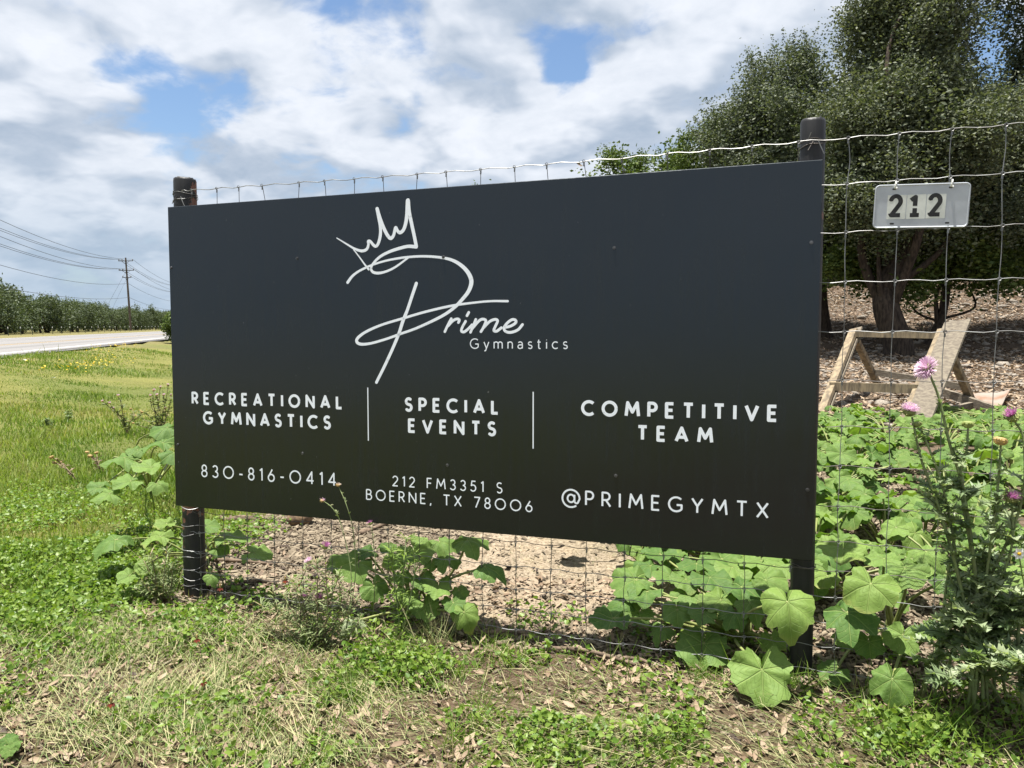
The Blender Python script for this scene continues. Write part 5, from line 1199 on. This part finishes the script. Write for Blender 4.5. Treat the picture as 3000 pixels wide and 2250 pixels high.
plant('knapweed', 'bushy grey green weed with small pink flowers in front of the fence', (930, 1900), [[(900, 1800), (880, 1720), (905, 1650)], [(960, 1780), (955, 1690), (952, 1605)], [(930, 1800), (934, 1765)], [(880, 1830), (888, 1760)], [(900, 1850), (850, 1780), (830, 1740)], [(960, 1850), (1010, 1780), (1030, 1700)], [(910, 1840), (800, 1800), (760, 1770)], [(970, 1850), (1000, 1760), (985, 1680)], [(930, 1700), (925, 1640)],
      [(860, 1880), (790, 1860), (730, 1850)], [(900, 1830), (870, 1740), (850, 1690)], [(940, 1830), (975, 1740), (1000, 1660)], [(850, 1850), (810, 1790), (800, 1730)], [(980, 1850), (1020, 1800), (1050, 1750)], [(920, 1860), (910, 1800), (900, 1740)], [(1000, 1880), (1040, 1840), (1060, 1800)], [(900, 1860), (860, 1820), (790, 1770)]], (95, .065), [(905, 1645, .015, 'pink', 'bract', .8), (952, 1600, .017, 'magenta', 'bract', .9), (934, 1752, .016, 'magenta', 'bract', .9), (886, 1748, .013, 'magenta', 'bract', .6), (925, 1690, .013, 'pink', 'bract', .7)], 'weed', None, 'drystem', 'greyweed', -.22, tm=NARROW)
plant('horseweed', 'upright dark green leafy weed before the middle gourd plant', (1175, 1890), [[(1178, 1760), (1185, 1640), (1190, 1570)], [(1165, 1780), (1150, 1660), (1145, 1600)], [(1190, 1800), (1215, 1680), (1210, 1600)]], (130, .075), [], 'weed', None, 'thistlestem', 'weed', -.08, .0045, tm=NARROW)
plant('knapweed', 'pale bushy weed growing left of the peeling post\'s foot', (470, 1760), [[(455, 1690), (440, 1620)], [(480, 1690), (490, 1600)], [(430, 1720), (395, 1670)], [(500, 1720), (505, 1650)], [(450, 1700), (420, 1640)], [(440, 1740), (380, 1720)]], (70, .070), [], 'weed', None, 'drystem', 'greyweed', -.02, tm=NARROW)
plant('pink_thistle', 'small thistle stem with one purple flower just below the sign\'s edge', (1100, 1830), [[(1100, 1680), (1095, 1600), (1088, 1545)]], (10, .025), [(1085, 1532, .013, 'magenta', 'bract', .6)], 'thistle', 'thistles', 'thistlestem', 'greyweed', .0)
for (bx, by, hx, hy), lb in zip((((650, 1800), (645, 1735)), ((840, 1800), (836, 1705)), ((890, 1820), (876, 1718)), ((590, 1935), (577, 1870)), ((330, 2100), (325, 2058)), ((605, 2030), (597, 1998))) and
        ((650, 1800, 645, 1722), (840, 1800, 836, 1700), (890, 1820, 876, 1712), (590, 1935, 577, 1872), (335, 2100, 326, 2060), (605, 2030, 597, 1998)),
        ('dark red coneflower right beside the peeling post\'s foot', 'dark red coneflower, left one of the pair before the knapweed', 'dark red coneflower, right one of the pair before the knapweed', 'dark red flower in the cut grass below the peeling post', 'small orange red flower lowest in the cut grass', 'dark red flower in the cut grass left of the knapweed')):
    b0 = gpx(bx, by); d0 = depth(b0); tp = at(hx, hy, d0 - .02); e = empty('coneflower', b0, lb, 'flower', 'dark red coneflowers')
    mb = MB(); mb.tube(spline([b0, (b0 + tp) / 2 + [.01, 0, 0], tp], 4), .0014, 5); mb.build('stem', M['thistlestem'], e, b0)
    mb = MB(); mb.tube([tp, tp + [0, 0, .008], tp + [0, 0, .018], tp + [0, 0, .022]], [.004, .005, .004, .001], 7, rnd=.5); mb.build('cone', M['tanbract'], e, b0)
    for k in range(6):
        q = 2 * PI * k / 6; o1 = np.array([math.cos(q), math.sin(q), 0]); s1 = np.array([-math.sin(q), math.cos(q), 0]); mb = MB()
        mb.add([tp, tp + o1 * .010 + s1 * .007 - [0, 0, .004], tp + o1 * .015 - [0, 0, .014], tp + o1 * .010 - s1 * .007 - [0, 0, .004]], [[0, 1, 2], [0, 2, 3]], random.random()); mb.build('petal', M['maroon'], e, b0)
# dry bunch grass below the middle plant
def bunch(label, px, py, n, hgt, lean, mat, w_=.003):
    b0 = gpx(px, py); P = b0 + np.concatenate([rng.normal(0, .035, (n, 2)), np.zeros((n, 1))], 1); hh = rng.uniform(.5, 1, n) * hgt
    V, F, rn = scatter(BLADE[0], BLADE[1], P - b0, frames(UP(n, lean)), np.stack([hh, np.full(n, w_), hh], 1), rng.uniform(0, 1, n))
    e = empty('grass_tuft', b0, label, 'grass', 'grass tufts along the fence'); o_ = mesh_np('blades', V, F, M[mat], e, rnd=rn); o_['kind'] = 'stuff'
bunch('tuft of dry straw coloured grass below the middle gourd plant', 1270, 1905, 60, .24, .7, 'straw'); bunch('tuft of dry grass at the foot of the upright dark weed', 1165, 1905, 60, .17, .9, 'straw')
bunch('tall dry grass leaning on the peeling post', 490, 1740, 70, .40, .35, 'straw'); bunch('green grass tuft below the second post', 2330, 2020, 70, .12, .8, 'grass'); bunch('green grass tuft under the lowest hanging leaf', 2060, 1985, 70, .11, .9, 'grass')
# stray plants on the lawn
zr = lambda x, y: (x * .3616, 1000 + y * .3616)
def lawnplant(name, label, base, stems, heads, lm='greyweed', leafn=10, ls=.05, stem='drystem', rad=.018, cat='thistle', group='thistles on the lawn', pet='pink', br='tanbract'):
    b0 = gpx(*zr(*base)); d0 = depth(b0); e = empty(name, b0, label, cat, group); parts = []
    for k, s_ in enumerate(stems):
        P = [b0] + [at(*zr(*q), d0 + random.uniform(-.08, .08)) for q in s_]; mb = MB(); S = pstem(mb, P, .006, .003); mb.build('stem', M[stem], e, b0, True); parts.append(stemleaves(S, leafn, ls, .4, .1, .95))
        if k < len(heads) and heads[k]: head(e, b0, P[-1], up_ + rgt * random.uniform(-.4, .4), rad * random.uniform(.8, 1.15), pet if heads[k] == 1 else None, br, .5)
    foliage_part(parts, 'leaves', M[lm], e, b0)
lawnplant('lawn_thistle', 'tangled thistle with lilac heads standing on the lawn left of the sign', (1030, 760), [[(1000, 620), (980, 500), (955, 440)], [(980, 640), (890, 540), (830, 485)], [(1000, 650), (930, 560), (885, 500)], [(1020, 640), (960, 600), (920, 540)], [(1050, 660), (1090, 600), (1060, 545)], [(1080, 650), (1140, 600), (1140, 560)]], [1, 1, 1, 1, 2, 2], leafn=22, ls=.07)
lawnplant('lawn_thistle', 'tall thistle clump with many heads against the sign\'s left edge', (1290, 780), [[(1260, 600), (1240, 480), (1245, 395)], [(1280, 600), (1290, 450), (1300, 370)], [(1320, 600), (1350, 450), (1360, 352)], [(1290, 620), (1230, 540), (1220, 440)], [(1300, 600), (1280, 500), (1272, 435)], [(1320, 620), (1330, 520), (1325, 435)], [(1340, 640), (1340, 580), (1340, 540)], [(1350, 600), (1380, 500), (1385, 435)], [(1280, 700), (1180, 640), (1100, 600)], [(1260, 720), (1150, 690), (1080, 660)], [(1300, 700), (1200, 600), (1150, 570)]], [1, 1, 1, 1, 1, 1, 1, 1, 2, 2, 2], leafn=24, ls=.07)
lawnplant('dry_weed', 'bent brown dead weed with seed heads on the lawn', (640, 1150), [[(560, 1050), (490, 980)], [(540, 1040), (440, 980)], [(520, 1010), (415, 935)]], [2, 2, 2], 'litter', 10, .05, rad=.022, cat='weed', group='dead weeds on the lawn')
lawnplant('dry_weed', 'brown dead weed standing next to the lawn side gourd leaves', (825, 1080), [[(790, 990), (730, 925)], [(780, 970), (705, 895)], [(800, 1000), (780, 900)]], [2, 2, 2], 'litter', 10, .05, rad=.022, cat='weed', group='dead weeds on the lawn')
for (a, b_), lb in (((375, 700), 'small dark green seedling on the lawn, nearer one of two'), ((555, 640), 'small dark green seedling on the lawn, further one of two')):
    lawnplant('seedling', lb, (a, b_), [[(a, b_ - 40), (a, b_ - 75)], [(a + 5, b_ - 30), (a + 8, b_ - 60)]], [], 'thistle', 40, .07, cat='plant', group='dark seedlings on the lawn', stem='thistlestem')
for (a, b_), lb, sz in (((190, 165), 'thin white scrap of litter on the grass near the road', .11), ((440, 305), 'white crumpled litter lying on the lawn', .13)):
    b0 = gpx(*zr(a, b_), 60); mb = MB(); V = [(random.uniform(-1, 1) * sz, random.uniform(-.4, .4) * sz, random.uniform(.02, .07)) for _ in range(9)]; mb.add(V, [[0, 1, 2], [2, 3, 4], [4, 5, 6], [6, 7, 8], [1, 3, 5], [0, 4, 8]]); o_ = mb.build('litter_scrap', M['whitepetal']); o_.location = b0; tag(o_, lb, 'litter', 'white litter on the lawn')
# one big weed leaf in the lower left corner
b0 = gpx(30, 2225); e = empty('broad_weed', b0, 'broad pale green weed leaves in the lower left corner', 'weed'); 
for k, (dx, dy, s_) in enumerate(((0, 0, .036), (-.03, .02, .03), (.03, -.02, .026))): put_leaf(e, b0 + np.array([dx, dy, .05]), (.2, -.4, 1), (math.cos(k * 2), math.sin(k * 2), 0), s_, LM[k], np.array(b0)); stalk(e, b0, b0 + np.array([dx, dy, .05]), np.array(b0), .003, .2, .002)
# dead leaf caught on the top wire
q = on_fence(1688, 478, .035); mb = MB(); V = LITT[0] * .030; mb.add(V, LITT[1].tolist(), .4); o_ = mb.build('dead_leaf', M['litter']); o_.location = q; o_.rotation_euler = (1.2, .4, .6); tag(o_, 'brown dead leaf caught on the top fence wire above the sign', 'leaf')
